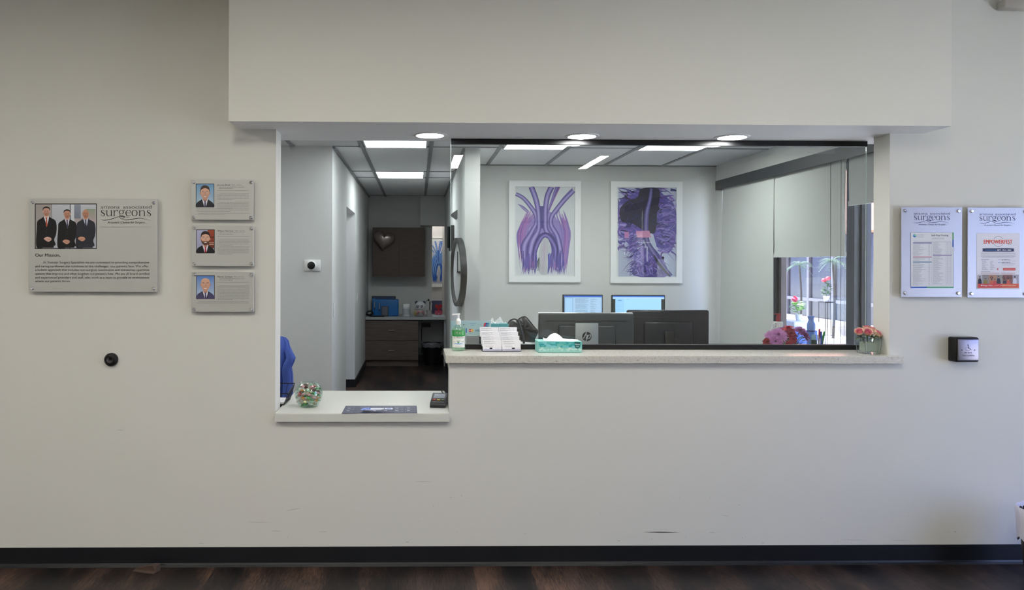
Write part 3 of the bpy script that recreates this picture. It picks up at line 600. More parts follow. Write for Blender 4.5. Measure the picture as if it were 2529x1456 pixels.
def vessels(S, X, Y, pal, seed=2):
    """four pale vessels that meet and part again, brushed ends; unit box 700 x 1060"""
    dk, md, lt, hi, pk = pal; r = random.Random(seed); V = [dk, md, lt, hi, lt, md, dk]; kk = abs(X(1)-X(0))
    def st(pts, w, cols): S.stroke([(X(a), Y(b)) for a, b in pts], [q*kk for q in w], cols[0], 8, cols=cols)
    # loose washes first
    S.blob([(X(235), Y(330)), (X(330), Y(300)), (X(450), Y(320)), (X(520), Y(480)), (X(600), Y(680)), (X(590), Y(930)), (X(470), Y(930)), (X(440), Y(700)), (X(355), Y(560)), (X(260), Y(700)), (X(220), Y(930)), (X(90), Y(900)), (X(85), Y(680)), (X(165), Y(500))], lt)
    for a, b, c in (((180, 330), (75, 560), (90, 860)), ((530, 330), (590, 560), (560, 900))):
        for i in range(34):
            j = r.uniform(-60, 60); st([(a[0]+j, a[1]+r.uniform(-60, 60)), (b[0]+j, b[1]), (c[0]+j*.8, c[1]+r.uniform(-40, 160))], [3, r.uniform(10, 26), 2], [r.choice([pk, lt, md]), r.choice([pk, lt])])
    for i in range(10): j = r.uniform(-25, 25); st([(500+j, 0), (430+j*.6, 180), (380+j*.4, 320)], [20, 12, 4], [r.choice([pk, lt]), md])
    for i in range(10): j = r.uniform(-30, 30); st([(680, 30+j), (560+j*.6, 160), (470+j, 330)], [4, 14, 4], [r.choice([pk, md]), lt])
    for i in range(9): j = r.uniform(-20, 20); st([(30+j, 215+j), (90, 250+j), (150, 300+j)], [2, 10, 6], [md, lt])
    for i in range(14): j = r.uniform(-60, 60); st([(310+j*.3, 230), (320+j, 400), (330+j*.8, 500)], [4, 22, 6], [dk, md])
    # outer legs spreading down, brushed
    for x0, x1, n in ((95, 235, 22), (390, 560, 24)):
        for i in range(n):
            t = i/(n-1); bx = x0+(x1-x0)*t; st([(bx*.45+330*.55, 560), (bx*.9+32, 700), (bx, 850), (bx+r.uniform(-12, 12), 930+r.uniform(-10, 60)), (bx+r.uniform(-20, 25), 1000+r.uniform(-30, 55))], [16, 24, 24, 12, 1], [r.choice([dk, md, md, pk]), r.choice([lt, md, 'shade'])] if False else [r.choice([dk, md, md]), r.choice([lt, md, pk])])
    st([(0, 85), (90, 135), (180, 240), (235, 330), (245, 430), (180, 560), (105, 700), (100, 860)], [44, 46, 50, 52, 46, 60, 84, 60], V)
    st([(185, 0), (235, 130), (265, 260), (275, 380), (270, 520), (200, 660), (160, 850)], [66, 66, 62, 56, 56, 84, 60], V)
    st([(430, 0), (380, 110), (358, 250), (355, 380), (365, 520), (460, 680), (490, 880)], [66, 66, 60, 56, 60, 84, 70], V)
    st([(695, 45), (590, 150), (490, 270), (430, 360), (425, 460), (500, 600), (540, 800), (545, 950)], [52, 56, 56, 50, 54, 60, 60, 30], V)
    st([(215, 900), (235, 740), (290, 620), (355, 575), (420, 620), (480, 740), (470, 900)], [30, 60, 66, 60, 66, 60, 30], [dk, dk, md, lt, md, dk])
    S.blob([(X(355), Y(610)), (X(395), Y(640)), (X(425), Y(760)), (X(405), Y(900)), (X(385), Y(1040)), (X(290), Y(1040)), (X(265), Y(900)), (X(285), Y(740)), (X(315), Y(640))], 'c6cbcd')
    for i in range(8): j = r.uniform(-60, 60); st([(350+j*.4, 640), (345+j*.7, 820), (335+j, 1040)], [1, 3, 1], [pk, 'd9c6d6'])
    for i in range(26):
        bx = r.choice([r.uniform(85, 250), r.uniform(385, 580)]); st([(bx, 800+r.uniform(-60, 60)), (bx+r.uniform(-8, 8), 930), (bx+r.uniform(-22, 22), 1050)], [10, 12, 1], [r.choice([dk, md, '3348b4']), md])
    for i in range(4): st([(245+i*9, 960), (262+i*5, 890-i*8), (282, 850+i*12), (255+i*8, 1010)], [3, 4, 3, 2], ['3a4040', '3a4040'])
def nightscape(S, X, Y):
    r = random.Random(11); kk = abs(X(1)-X(0)); pal = ['3d3484', '564aa6', '7a6cc4', '2b2660', '8e6cc0', 'a79cd8']
    def st(pts, w, cols): S.stroke([(X(a), Y(b)) for a, b in pts], [q*kk for q in w], cols[0], 6, cols=cols)
    S.rect(X(0), Y(0), X(700), Y(1060), 'c4cbe0', 'b8c2d8')
    for bl in ([(6, 180), (150, 60), (300, 20), (330, 300), (300, 640), (180, 700), (60, 600), (6, 460)], [(400, 8), (560, 90), (694, 260), (690, 620), (600, 780), (470, 700), (400, 400)], [(200, 900), (330, 720), (470, 760), (600, 1050), (200, 1052)]): S.blob([(X(a), Y(b)) for a, b in bl], '5d50a4')
    def edge(x, y): return 4 < x < 696 and 4 < y < 1056
    cl = lambda x: min(max(x, 6), 694); cy = lambda y: min(max(y, 6), 1054)
    for i in range(150):          # purple feathery mass either side
        side = r.choice([0, 1]); y = r.uniform(0, 760); x = r.uniform(30, 330) if side == 0 else r.uniform(380, 640)
        a = r.uniform(-.6, .9); L = r.uniform(60, 210); sg = -1 if side == 0 else 1
        st([(cl(x), cy(y)), (cl(x+sg*L*.5), cy(y+L*a*.4)), (cl(x+sg*L), cy(y+L*a))], [r.uniform(14, 40), r.uniform(10, 26), 2], [r.choice(pal), r.choice(pal)])
    S.blob([(X(280), Y(8)), (X(480), Y(8)), (X(500), Y(120)), (X(470), Y(300)), (X(450), Y(520)), (X(380), Y(540)), (X(300), Y(500)), (X(160), Y(420)), (X(40), Y(400)), (X(20), Y(250)), (X(120), Y(150)), (X(230), Y(110))], '221f3c')
    for i in range(60):
        x = r.uniform(20, 470); y = r.uniform(40, 440); st([(cl(x), cy(y)), (cl(x+r.uniform(-70, 70)), cy(y+40)), (cl(x+r.uniform(-120, 120)), cy(y+90))], [2, r.uniform(8, 26), 2], [r.choice(['2b2752', '1d1b34', '38327a']), '221f3c'])
    for i in range(70):          # right side curls
        y = r.uniform(150, 760); x = r.uniform(470, 560); st([(x, y), (cl(x+70), cy(y+r.uniform(-50, 20))), (cl(x+160), cy(y-r.uniform(-80, 110)))], [r.uniform(10, 22), r.uniform(8, 16), 1], [r.choice(pal), r.choice(pal)])
    for i in range(60):          # lower left and bottom brushwork
        y = r.uniform(560, 1000); x = r.uniform(180, 330); st([(x, y), (cl(x-60), cy(y+30)), (cl(x-r.uniform(80, 170)), cy(y+r.uniform(0, 150)))], [r.uniform(10, 24), 10, 1], [r.choice(pal), r.choice(pal)])
    for i in range(90):
        x = r.uniform(180, 560); y = r.uniform(760, 1020); st([(x, y), (cl(x+r.uniform(-60, 60)), cy(y+40)), (cl(x+r.uniform(-90, 90)), cy(y+110))], [r.uniform(10, 26), 14, 1], [r.choice(pal), r.choice(pal)])
    st([(400, 6), (385, 130), (345, 300), (335, 500), (350, 640), (430, 780), (520, 920), (640, 1052)], [40, 50, 60, 66, 60, 66, 56, 40], ['2b2660', '5d559c', '8d86bb', '5d559c', '2b2660'])
    st([(430, 800), (500, 920), (620, 1052)], [10, 36, 20], ['221f3c', '221f3c']); st([(330, 300), (270, 380), (230, 400)], [6, 4, 1], ['5a557c', '5a557c'])
    S.rect(X(75), Y(525), X(130), Y(600), 'c986bc'); S.poly([(X(212), Y(515)), (X(375), Y(510)), (X(398), Y(592)), (X(228), Y(592))], 'd592ba')  # pink and pale shapes below mirror a bright window, painted into the print
    for i in range(7): S.rect(X(245+i*24), Y(645), X(258+i*24), Y(658), 'dfe0ee')
    S.rect(X(270), Y(690), X(310), Y(850), '8a7cc0'); S.rect(X(340), Y(700), X(358), Y(880), 'b6b2da'); S.rect(X(72), Y(760), X(84), Y(800), 'e9ecf6'); S.stroke([(X(84), Y(762)), (X(125), Y(762))], 5*kk, 'dfe6f4')
    S.poly([(X(520), Y(850)), (X(530), Y(820)), (X(540), Y(880)), (X(555), Y(830))], '3a4050')

# ------------------------------------------------------------------ plaques and posters on the front wall
alu = mat('satin_aluminium_panel', 'c3c4bf', 0.42, 0.35); acr = mat('silver_acrylic_panel', 'bcbec9', 0.3, 0.25)
def plaque(name, label, cat, x0, y0, x1, y1, m, group, edge=9, thick=0.006, off=0.03):
    a = P(x0, y0, -off); c = P(x1, y1, -off); cx = (a.x+c.x)/2; t = thing(name, label, cat, (cx, 0, c.z), group)
    b = BM(); box(b, a.x, c.x, -off, -off+thick, c.z, a.z, 0.0012, 1); obj('panel', b, m, t)
    e = edge*3.87/F
    for sx in (a.x+e, c.x-e):
        for sz in (a.z-e, c.z+e):
            b = BM(); cyl(b, (sx, -off+thick+0.0002, sz), (sx, -0.0004, sz), 0.0055, seg=16); lathe(b, [(0.0085, 0.0004), (0.0085, 0.005), (0.0065, 0.0072), (0.003, 0.0072), (0.0026, 0.005)], (sx, -off, sz), 20, 'Y'); obj('standoff_screw', b, chrome_m, t, smooth=True)
    S = Print(lambda u, v, h: P(u, v, -off-h)); return t, S, off
# mission plaque
t, S, o_ = plaque('mission_plaque', 'large silver plaque with a photo of three men in suits and mission text', 'wall plaque', 72, 490, 388, 721, alu, None)
X = lambda u: 60+u/5.6; Y = lambda v: 480+v/5.6
logo(S, X(1055), Y(145), 1/5.6, '1e1e20'); S.rect(X(1042), Y(447), X(1757), Y(451), '6c6c68')
S.text(X(152), Y(858), 'Our Mission,', 44/5.6, '1c1c1c', width=345/5.6, bold=0.012)
for u, v, s_, w_ in ((258, 953, 'At Vascular Surgery Specialists we are committed to providing comprehensive', 1468), (150, 1006, 'and caring cardiovascular solutions to the challenges  our patients face. We offer', 1568), (150, 1057, 'a holistic approach that includes non-surgical, noninvasive and sometimes operative', 1578),
                     (150, 1110, "options that improve and often lengthen out patient's lives. We are all board certified", 1580), (150, 1162, 'and experienced providers and staff, who work as a team to provide an environment', 1580), (150, 1212, 'where our patients thrive.', 490)):
    S.text(X(u), Y(v), s_, 33/5.6, '3a3936', width=w_/5.6)
S.build('lettering', t)
S = Print(lambda u, v, h: P(u, v, -o_-h)); S.rect(X(146), Y(124), X(1002), Y(752), '121214'); S.rect(X(158), Y(136), X(992), Y(742), 'c9ccd4', 'b7bbc6')
S.rect(X(158), Y(136), X(375), Y(742), 'a79f9b', 'b9b2b0'); S.rect(X(375), Y(136), X(380), Y(742), '5b5d66'); S.rect(X(630), Y(136), X(640), Y(742), '33363c'); S.rect(X(640), Y(136), X(688), Y(742), 'dadde4'); S.rect(X(690), Y(140), X(780), Y(330), '8f97a8', '7e8494'); S.rect(X(850), Y(200), X(985), Y(330), '97a58e', 'b4a8a2'); S.rect(X(700), Y(330), X(985), Y(560), 'b6a6a8', 'c9cdd6')
figure(S, X, Y, 305, 170, 128, '0b0b0e', '111116', 'e4e4ea', 'c2543c', 'dcb0a0', '2a1c18', hands=(.15, 3.45)); figure(S, X, Y, 592, 208, 122, '0b0b0f', '0f0f14', 'd8d6e6', '4a3a5c', 'd6a288', '2e2420', hands=(-.1, 3.6)); figure(S, X, Y, 848, 205, 122, '2b2d38', '22232c', 'c6cce0', '262c40', 'cf9a7e', '2e2420', True, hands=(-.45, 3.3))
S.build('photo', t, gloss_ink)
# three surgeon plaques
specs = [((472, 443, 626, 543), 'topmost of the three small ones, portrait before light blue', 'Jeromy Brink', 0, [(196, 6), (286, 6)], ('6f9fc8', 'bcd3e2', '4a3a32', 'e4b89e', '23242e', '4a3f6a', False, False), 2),
         ((473.5, 556.5, 627, 657), 'middle one of three small plaques, portrait of a bearded man with a red tie', 'Wilson Harrison', 471, [(194, 6), (272, 7)], ('b9bad8', 'a2a4c6', '2a1c1a', 'e8bca4', '15151c', 'b8283c', False, True), 0),
         ((473.5, 670.5, 627, 770), 'lowest of three small plaques, portrait of a smiling bald man', 'Martin Zomaya', 942, [(196, 13)], ('5c86cc', 'c2d4e8', '3a2c28', 'e4b598', '4d4a6e', '3e3e72', True, False), 1)]
for (bx, lab, nm, dv, paras, pr, tail) in specs:
    t, S, o_ = plaque('surgeon_plaque', 'plaque, '+lab, 'wall plaque', *bx, alu, 'surgeon plaques in a column', edge=6.5)
    X = lambda u: 460+u/4.16; Y = lambda v: 430+(v+dv)/4.16; du = 0 if dv == 0 else 4; rn = random.Random(dv)
    wn = {'Jeromy Brink': 138, 'Wilson Harrison': 164, 'Martin Zomaya': 154}[nm]
    S.text(X(316+du), Y(118), nm, 17/4.16, '1e1e20', width=wn/4.16, bold=0.012); S.text(X(316+du+wn+14), Y(117), 'M.D., F.A.C.S.', 13/4.16, '55565a', width=105/4.16)
    for q in (132, 146): S.bars(X(336+du), X((600 if q < 140 else 478)), Y(q-3), 1.1, '7c7c7c', rn)
    S.rect(X(316+du), Y(167), X(642+du), Y(169.5), '707070')
    for v0, n in paras:
        for i in range(n): S.bars(X((336 if i == 0 else 316)+du), X((642 if i < n-1 else 470)+du), Y(v0+i*12.3), 1.0, '8f908f', rn)
    if tail == 2:
        for v0, u1 in ((354, 642), (366, 642), (379, 460), (399, 642), (410, 400)): S.bars(X(104 if v0 != 399 else 124), X(u1), Y(v0), 1.0, '8f908f', rn)
    if tail == 1:
        for v0, u1 in ((366, 642), (379, 640)): S.bars(X(104 if v0 != 366 else 124), X(u1), Y(v0), 1.0, '8f908f', rn)
    S.build('lettering', t); S = Print(lambda u, v, h: P(u, v, -o_-h)); bg, bg2, hair, skin, suit, tie, bald, beard = pr
    portrait(S, X(98+du), Y(96), X(288+du), Y(340), bg, bg2, hair, skin, suit, tie, bald, beard, books=(dv == 471)); S.build('portrait', t, gloss_ink)
# right-hand sheet holders
X = lambda u: 2200+u/5.392; Y = lambda v: 490+v/5.392
def holder(label, x0, y0, x1, y1, lu, lv):
    t, S, o_ = plaque('poster_holder', label, 'poster holder', x0, y0, x1, y1, acr, 'poster holders on the right', edge=10); logo(S, X(lu), Y(lv), 484/705/5.392, '3a3c5a'); S.build('lettering', t); return t
t1 = holder('bluish silver sheet holder with a Self-Pay Pricing price list', 2226.5, 510.5, 2376, 733.5, 307, 180)
t2 = holder('silver sheet holder with an orange lettered event flyer, beside the price list', 2390, 511.5, 2541, 735, 1179, 188)
pap = -0.0305
S = Print(lambda u, v, h: P(X(u), Y(v), pap-h)); rn = random.Random(8)
S.rect(262, 450, 838, 1192, '8a94a8'); S.rect(268, 454, 832, 1188, 'e3e3e6'); S.rect(820, 450, 838, 548, '59a06a'); S.rect(820, 548, 838, 645, '2a55b0'); S.rect(268, 1172, 480, 1192, '2a5cb8'); S.rect(480, 1172, 838, 1192, '4fa37a')
S.ell(320, 495, 24, 22, '4f9fc4'); S.ell(328, 488, 14, 13, '9ad0a8'); S.ell(313, 503, 10, 9, '2a5cb8')
for q in (478, 494, 510): S.bars(352, 440, q, 4, '8f96a2', rn)
S.text(538, 500, 'Self-Pay Pricing', 23, '2a2c3a', width=228, bold=0.02)
for q in (522, 536): S.bars(545, 708, q, 4, '8a8c96', rn)
for q in (566, 580): S.bars(300, 800, q, 3, '9a9ca4', rn)
for v, u0, u1, c in ((586, 296, 546, '4a4f9a'), (773, 296, 546, 'b06a78'), (840, 296, 546, '3a7a9a'), (748, 560, 812, '6a5a9a')): S.rect(u0, v, u1, v+10, c)
for i in range(41):
    v = 604+i*13.6
    if v < 1160 and not (765 < v < 785 or 832 < v < 852): S.bars(296, rn.uniform(360, 470), v, 3.4, '8d9098', rn); S.rect(500, v, 522, v+3, 'a4a6ac')
    v = 590+i*13.6
    if v < 1160 and not 742 < v < 760: S.bars(562, rn.uniform(620, 700), v, 3.4, '8d9098', rn); S.rect(745, v, 765, v+3, 'a4a6ac'); S.rect(785, v, 806, v+3, 'a4a6ac')
for u in (545, 735, 775, 815): S.rect(u, 590, u+1.5, 1160, '9a9ca4')
S.build('price_list', t1, label='printed price list sheet')
S = Print(lambda u, v, h: P(X(u), Y(v), pap-h)); rn = random.Random(9)
S.rect(1143, 460, 1713, 1205, 'e6e4ea')
for s in (1, -1): S.stroke([(1433+68*math.cos(a)*1, 571-68*s*math.sin(a)) for a in [0.35+i*0.3 for i in range(9)]], 4, '5a6272', 3)
S.rect(1228, 540, 1640, 605, 'e6e4ea'); S.text(1240, 600, 'EMPOWERFEST', 54, 'd9542c', width=378, bold=0.05); S.text(1560, 614, '2025', 12, '5a6272', width=44, bold=.03)
S.blob([(1234, 664), (1440, 662), (1628, 664), (1636, 684), (1628, 705), (1440, 706), (1234, 705), (1228, 684)], '1c2a52'); S.text(1262, 694, 'PHOENIX, AZ', 17, '4a8fd0', width=140); S.text(1416, 695, 'SEPT. 19-21, 2025', 20, 'f0f0f6', width=186, bold=.03)
for i in range(5): S.bars(1200+(20 if i == 4 else 0), 1664-(30 if i == 4 else 0), 722+i*15, 4, '6d7080', rn)
S.bars(1204, 1312, 810, 5, '5a6aa0', rn)
for i in range(10): S.bars(1216, rn.uniform(1250, 1300), 828+i*13, 3.5, '8a7f90', rn); S.bars(1324, rn.uniform(1350, 1394), 828+i*13, 3.5, '8a7f90', rn)
for v in (812, 848): S.bars(1428, 1466, v, 5, '4a8fd0', rn); S.bars(1478, 1590, v, 7, '2c2f44', rn); S.bars(1478, 1660, v+16, 3.5, '8a8c98', rn)
S.bars(1478, 1640, 880, 3.5, '8a8c98', rn); S.rect(1498, 922, 1660, 956, 'd2483c'); S.bars(1508, 1650, 936, 6, 'f2c8c0', rn); S.blob([(1430, 922), (1418, 940), (1430, 956)], 'd2483c')
S.bars(1204, 1325, 972, 4, '5a5c68', rn); S.text(1204, 1000, 'EMPOWERFEST 2025 EVENT', 13, 'c46a62', width=458)
S.rect(1162, 1014, 1704, 1134, '9a8a86')
for u0, u1, c in ((1162, 1220, 'b9b4bc'), (1220, 1302, '8f8884'), (1302, 1408, 'b0846a'), (1408, 1492, '9a9288'), (1492, 1622, '8b5e52'), (1622, 1704, 'a9a6b4')): S.rect(u0, 1014, u1, 1134, c)
for u, h_, c, sk in ((1186, 100, '23232c', 'a9826c'), (1262, 70, '8a7a2c', 'c99a80'), (1345, 60, 'd0603c', 'b9805e'), (1385, 62, 'c24a44', 'cfa084'), (1436, 104, '26262e', 'd2a284'), (1518, 66, '2c2a34', 'a87862'), (1566, 70, 'c0503c', 'c79476'), (1652, 104, 'd8d6e0', '7a5646')):
    S.blob([(u-22, 1132), (u-18, 1134-h_*.6), (u, 1134-h_*.72), (u+18, 1134-h_*.6), (u+24, 1132)], c); S.ell(u, 1134-h_*.84, 10, 12, sk, 12); S.ell(u, 1134-h_*.93, 10, 7, '2a201e', 10)
for u in (1340, 1500, 1560, 1600, 1345): S.stroke([(u-16, 1050), (u, 1038), (u+14, 1052), (u, 1066), (u-14, 1052)], 5, '2e2226', 4)
S.rect(1162, 1134, 1704, 1190, 'cc3a36', 'd04a34'); S.rect(1480, 1134, 1704, 1190, 'd8602f'); S.ell(1211, 1156, 9, 10, 'f6e6e2'); S.text(1224, 1165, 'Hanger Clinic', 20, 'f8ecea', width=132, bold=.02); S.bars(1380, 1446, 1152, 7, 'f0b8a8', rn); S.bars(1456, 1672, 1154, 9, 'f4c8b0', rn)
S.build('event_flyer', t2, label='printed event flyer')
# door bumper, push plate, soffit box at the top corner
c = P(276, 887, 0); t = thing('door_bumper', 'round black rubber door bumper on the left wall', 'door bumper', c)
b = BM(); lathe(b, [(0.035, 0.0004), (0.035, 0.012), (0.030, 0.022), (0.022, 0.026), (0.016, 0.0255), (0.010, 0.018), (0.0002, 0.015)], c, 40, 'Y'); obj('bumper', b, mat('black_rubber', '0a0a0b', 0.45), t, smooth=True)
b = BM(); lathe(b, [(0.0165, 0.0262), (0.0105, 0.0190), (0.0098, 0.0185), (0.0098, 0.0195), (0.0160, 0.0268)], c, 32, 'Y', caps=False); obj('inner_ring', b, mat('gray_rubber', '55504e', 0.4), t, smooth=True, label='grey inner ring')
fy = -0.062; a = P(2361, 833, fy); c = P(2420, 894, fy); t = thing('door_push_plate', 'square steel PUSH TO OPEN wheelchair button in a black box', 'push button', ((a.x+c.x)/2, 0, c.z))
b = BM(); box(b, a.x, c.x, fy+0.004, -0.0004, c.z, a.z, 0.008, 3); obj('housing', b, black_m, t, smooth=True)
k = (c.x-a.x)*0.075; b = BM(); box(b, a.x+k, c.x-k*.8, fy-0.004, fy+0.0035, c.z+k, a.z-k*.9, 0.0035, 3); pl = obj('plate', b, mat('dull_steel', '8b8791', 0.36, 0.9), t, smooth=True, label='brushed steel plate')
S = Print(lambda u, v, h: P(2300+u/11.044, 800+v/11.044, fy-0.004-h)); ic = '17171d'
S.ell(1005, 572, 17, 17, ic); S.stroke([(1003, 600), (1006, 640), (1014, 655), (1040, 655), (1060, 672), (1080, 698), (1098, 704)], [20, 20, 18, 14, 14, 13, 8], ic, 4); S.stroke([(1010, 622), (1050, 624)], 9, ic, 2)
S.stroke([(1000+60*math.cos(x)-0, 668+58*math.sin(x)) for x in [0.35+i*.36 for i in range(11)]], [9]*11, '4c4a58', 4); S.ell(838, 706, 17, 16, '2a2830'); S.ell(1186, 706, 17, 16, '2a2830')
S.text(912, 800, 'PUSH', 42, ic, width=190, bold=.01); S.text(850, 875, 'TO OPEN', 44, ic, width=320, bold=.01); S.build('lettering', t)
a = P(2478, 20, -0.05); b = BM(); box(b, a.x, a.x+0.16, -0.06, -0.0004, a.z, a.z+0.05, 0.01, 3); o = obj('wall_sensor', b, mat('greige_plastic', 'b9b4aa', 0.5), None, (a.x+.08, 0, a.z), smooth=True); tag(o, 'small greige sensor housing high on the wall in the top right corner', 'wall sensor')
# wedge on the floor, waste bin
c0 = PZ(324, 1412, 0); c1 = PZ(380, 1419, 0); t = thing('door_wedge', 'brown wooden door wedge lying by the black base on the left', 'door wedge', (c0.x, c0.y, 0))
b = BM(); prism(b, [(c0.x, c0.y+0.01, 0.0005), (c1.x-0.005, c1.y+0.004, 0.0005), (c1.x-0.005, c1.y+0.004, 0.006), (c0.x, c0.y+0.01, 0.003)], (0.02, 0.055, 0)); prism(b, [(c0.x+0.005, c0.y+0.03, 0.004), (c1.x-0.0, c1.y+0.03, 0.004), (c1.x-0.0, c1.y+0.03, 0.034), (c1.x-0.02, c1.y+0.03, 0.036)], (0.012, 0.03, 0)); obj('wedge_body', b, mat('brown_wood', '5a4a42', 0.6), t)
wx, wy = P(2516, 1270, -0.27).x+0.145, -0.30; t = thing('waste_bin', 'dark waste bin with a white liner folded over its rim, at the right edge', 'bin', (wx, wy, 0))
b = BM(); lathe(b, [(0.105, 0.001), (0.135, 0.36), (0.138, 0.372), (0.130, 0.365), (0.10, 0.02)], (wx, wy, 0), 40); obj('bin_body', b, mat('dark_bin', '1b1716', 0.5), t, smooth=True)
b = BM(); r = random.Random(4); prof = [(0.128, 0.3), (0.132, 0.375), (0.1405, 0.386), (0.146, 0.37), (0.1435, 0.33), (0.139, 0.27), (0.136, 0.215)]
lathe(b, prof, (wx, wy, 0), 72, caps=False)
for v in b.verts:
    a_ = math.atan2(v.co.y-wy, v.co.x-wx); k = 0.0025*math.sin(a_*17+v.co.z*40)+0.0015*math.sin(a_*31); v.co.x += k*math.cos(a_); v.co.y += k*math.sin(a_)
    if v.co.z < 0.28: v.co.z += 0.02*math.sin(a_*5)
obj('liner', b, mat('white_liner', 'd9d6e6', 0.4), t, smooth=True, label='white plastic liner')
# ------------------------------------------------------------------ on the low counter
def fishbowl():
    c = Vector((PZ(762, 1003, ZL).x, 0.165, ZL)); t = thing('candy_bowl', 'round clear fishbowl full of wrapped candy on the low counter', 'bowl', c)
    out = [(0.050, 0.0005), (0.054, 0.006), (0.066, 0.03), (0.0745, 0.052), (0.077, 0.07), (0.0725, 0.095), (0.060, 0.117), (0.049, 0.126), (0.052, 0.131)]
    out = [(p.x, p.y) for p in smooth_pts([(a, c_, 0) for a, c_ in out], 4)]
    b = BM(); lathe(b, out+[(0.049, 0.1315)]+[(r-0.003, z+0.001) for r, z in out[::-1][1:-1]]+[(0.045, 0.006)], c, 48); obj('bowl_glass', b, thin_glass('bowl_glass', 'f0f7f4', 1.42), t, smooth=True)
    return c
bc = fishbowl()
CANDY = [('red', 'cc2a28'), ('green', '4fae62'), ('yellow', 'e8cf6a'), ('orange', 'e59436'), ('pink', 'e3a3ac'), ('dark brown', '5a2a26'), ('white', 'e8e4dc'), ('pale green', 'a8d6b8')]
rn = random.Random(21); protos = {}
def candy_mesh(col, key):
    m = mat('wrapper_'+key.replace(' ', '_'), col, 0.22, coat=0.6); b = BM(); sphere(b, (0, 0, 0), 0.0115, (1.15, 0.9, 0.7), 8)
    body = b; t = thing('wrapped_candy', '%s wrapped candy in the fishbowl' % key, 'candy', (0, 0, 0), 'wrapped candies in the fishbowl')
    obj('candy', body, m, t)
    for s in (-1, 1):
        b = BM(); A = []
        for i in range(9):
            a = -0.9+1.8*i/8; rr = 0.017; A.append((b.verts.new((s*0.0125, 0.0015*math.sin(i*2.2), 0.0015*math.cos(i*2.0))), b.verts.new((s*(0.0125+rr*math.cos(a)), rr*math.sin(a)*0.9, 0.004*((i % 2)*2-1)))))
        for p, q in zip(A, A[1:]): b.faces.new((p[0], p[1], q[1], q[0]))
        obj('wrapper_twist', b, see_through('cellophane_'+key.replace(' ', '_'), ['f0e6e0', col][len(key) % 2], 0.6, 0.15), t)
    return t
place = []
lays = [(0.016, 0.036, 6), (0.034, 0.053, 9), (0.054, 0.060, 11), (0.074, 0.059, 11), (0.094, 0.052, 9), (0.109, 0.034, 6)]
for z, R_, n in lays:
    off = rn.uniform(0, 6)
    for i in range(n): a = off+2*PI*i/n; place.append((R_*0.9*math.cos(a), R_*0.9*math.sin(a), z+rn.uniform(-.002, .002)))
    if R_ > 0.05:
        for i in range(4): a = off+2*PI*i/4; place.append((R_*.42*math.cos(a), R_*.42*math.sin(a), z))
for i, (x, y, z) in enumerate(place):
    if y > 0.03: continue
    key, col = CANDY[(i*5+rn.randint(0, 2)) % 8]
    if z > 0.06 and rn.random() < .45: key, col = CANDY[rn.choice([4, 0, 5, 4])]
    if key not in protos: protos[key] = candy_mesh(col, key); t = protos[key]
    else: t = dup(protos[key])
    t.location = (bc.x+x, bc.y+y, bc.z+z); th = math.atan2(y, x)+PI/2+rn.uniform(-.5, .5); t.rotation_euler = (rn.uniform(-.5, .5), rn.uniform(-.4, .4), th); ROOTLOC[t.name] = Vector(t.location)
# wire basket
t = thing('wire_basket', 'black wire basket partly hidden behind the left jamb on the low counter', 'basket', (PZ(700, 1000, ZL).x, 0.2, ZL)); wire = mat('black_wire', '0d0d10', 0.35, 0.4)
Zb = ZL+0.004; fr = PZ(701, 1001, ZL); bk = Vector((fr.x+0.006, fr.y+0.17, Zb)); fr.z = Zb; tr_b = P(728, 946, bk.y+.03); tr_f = P(711, 971.5, fr.y-0.012)
XLf = fr.x-0.26
tl_b = Vector((XLf-.02, tr_b.y, tr_b.z)); tl_f = Vector((XLf-.02, tr_f.y, tr_f.z)); bl_f = Vector((XLf, fr.y, Zb)); bl_b = Vector((XLf, bk.y, Zb))
b = BM(); tube(b, [tl_b, tl_f, tr_f, tr_b], 0.0028, 8, 0, True); obj('rim', b, wire, t)
b = BM(); tube(b, [bl_b, bl_f, fr, bk], 0.0022, 6, 0, True)
for i in range(1, 6): k = i/6; tube(b, [fr.lerp(bk, k), bl_f.lerp(bl_b, k)], 0.0014, 6)
obj('bottom_wires', b, wire, t)
b = BM()
for i in range(0, 7): k = i/6; tube(b, [fr.lerp(bk, k), tr_f.lerp(tr_b, k)], 0.0016, 6)
for k in (.35, .7): tube(b, [fr.lerp(tr_f, k), bk.lerp(tr_b, k)], 0.0013, 6)
obj('side_wires', b, wire, t, label='slanted end wires')
b = BM()
for i in range(0, 9): k = i/8; tube(b, [fr.lerp(bl_f, k), tr_f.lerp(tl_f, k)], 0.0014, 6); tube(b, [bk.lerp(bl_b, k), tr_b.lerp(tl_b, k)], 0.0014, 6)
obj('long_side_wires', b, wire, t)
t2 = thing('paper_sheet', 'white paper lying in the black wire basket', 'paper', (fr.x-.1, fr.y+.1, Zb)); b = BM(); box(b, XLf+.02, fr.x-0.006, fr.y+0.012, bk.y-0.012, Zb+0.003, Zb+0.012); obj('sheets', b, mat('paper', 'e9e8ea', 0.7), t2)
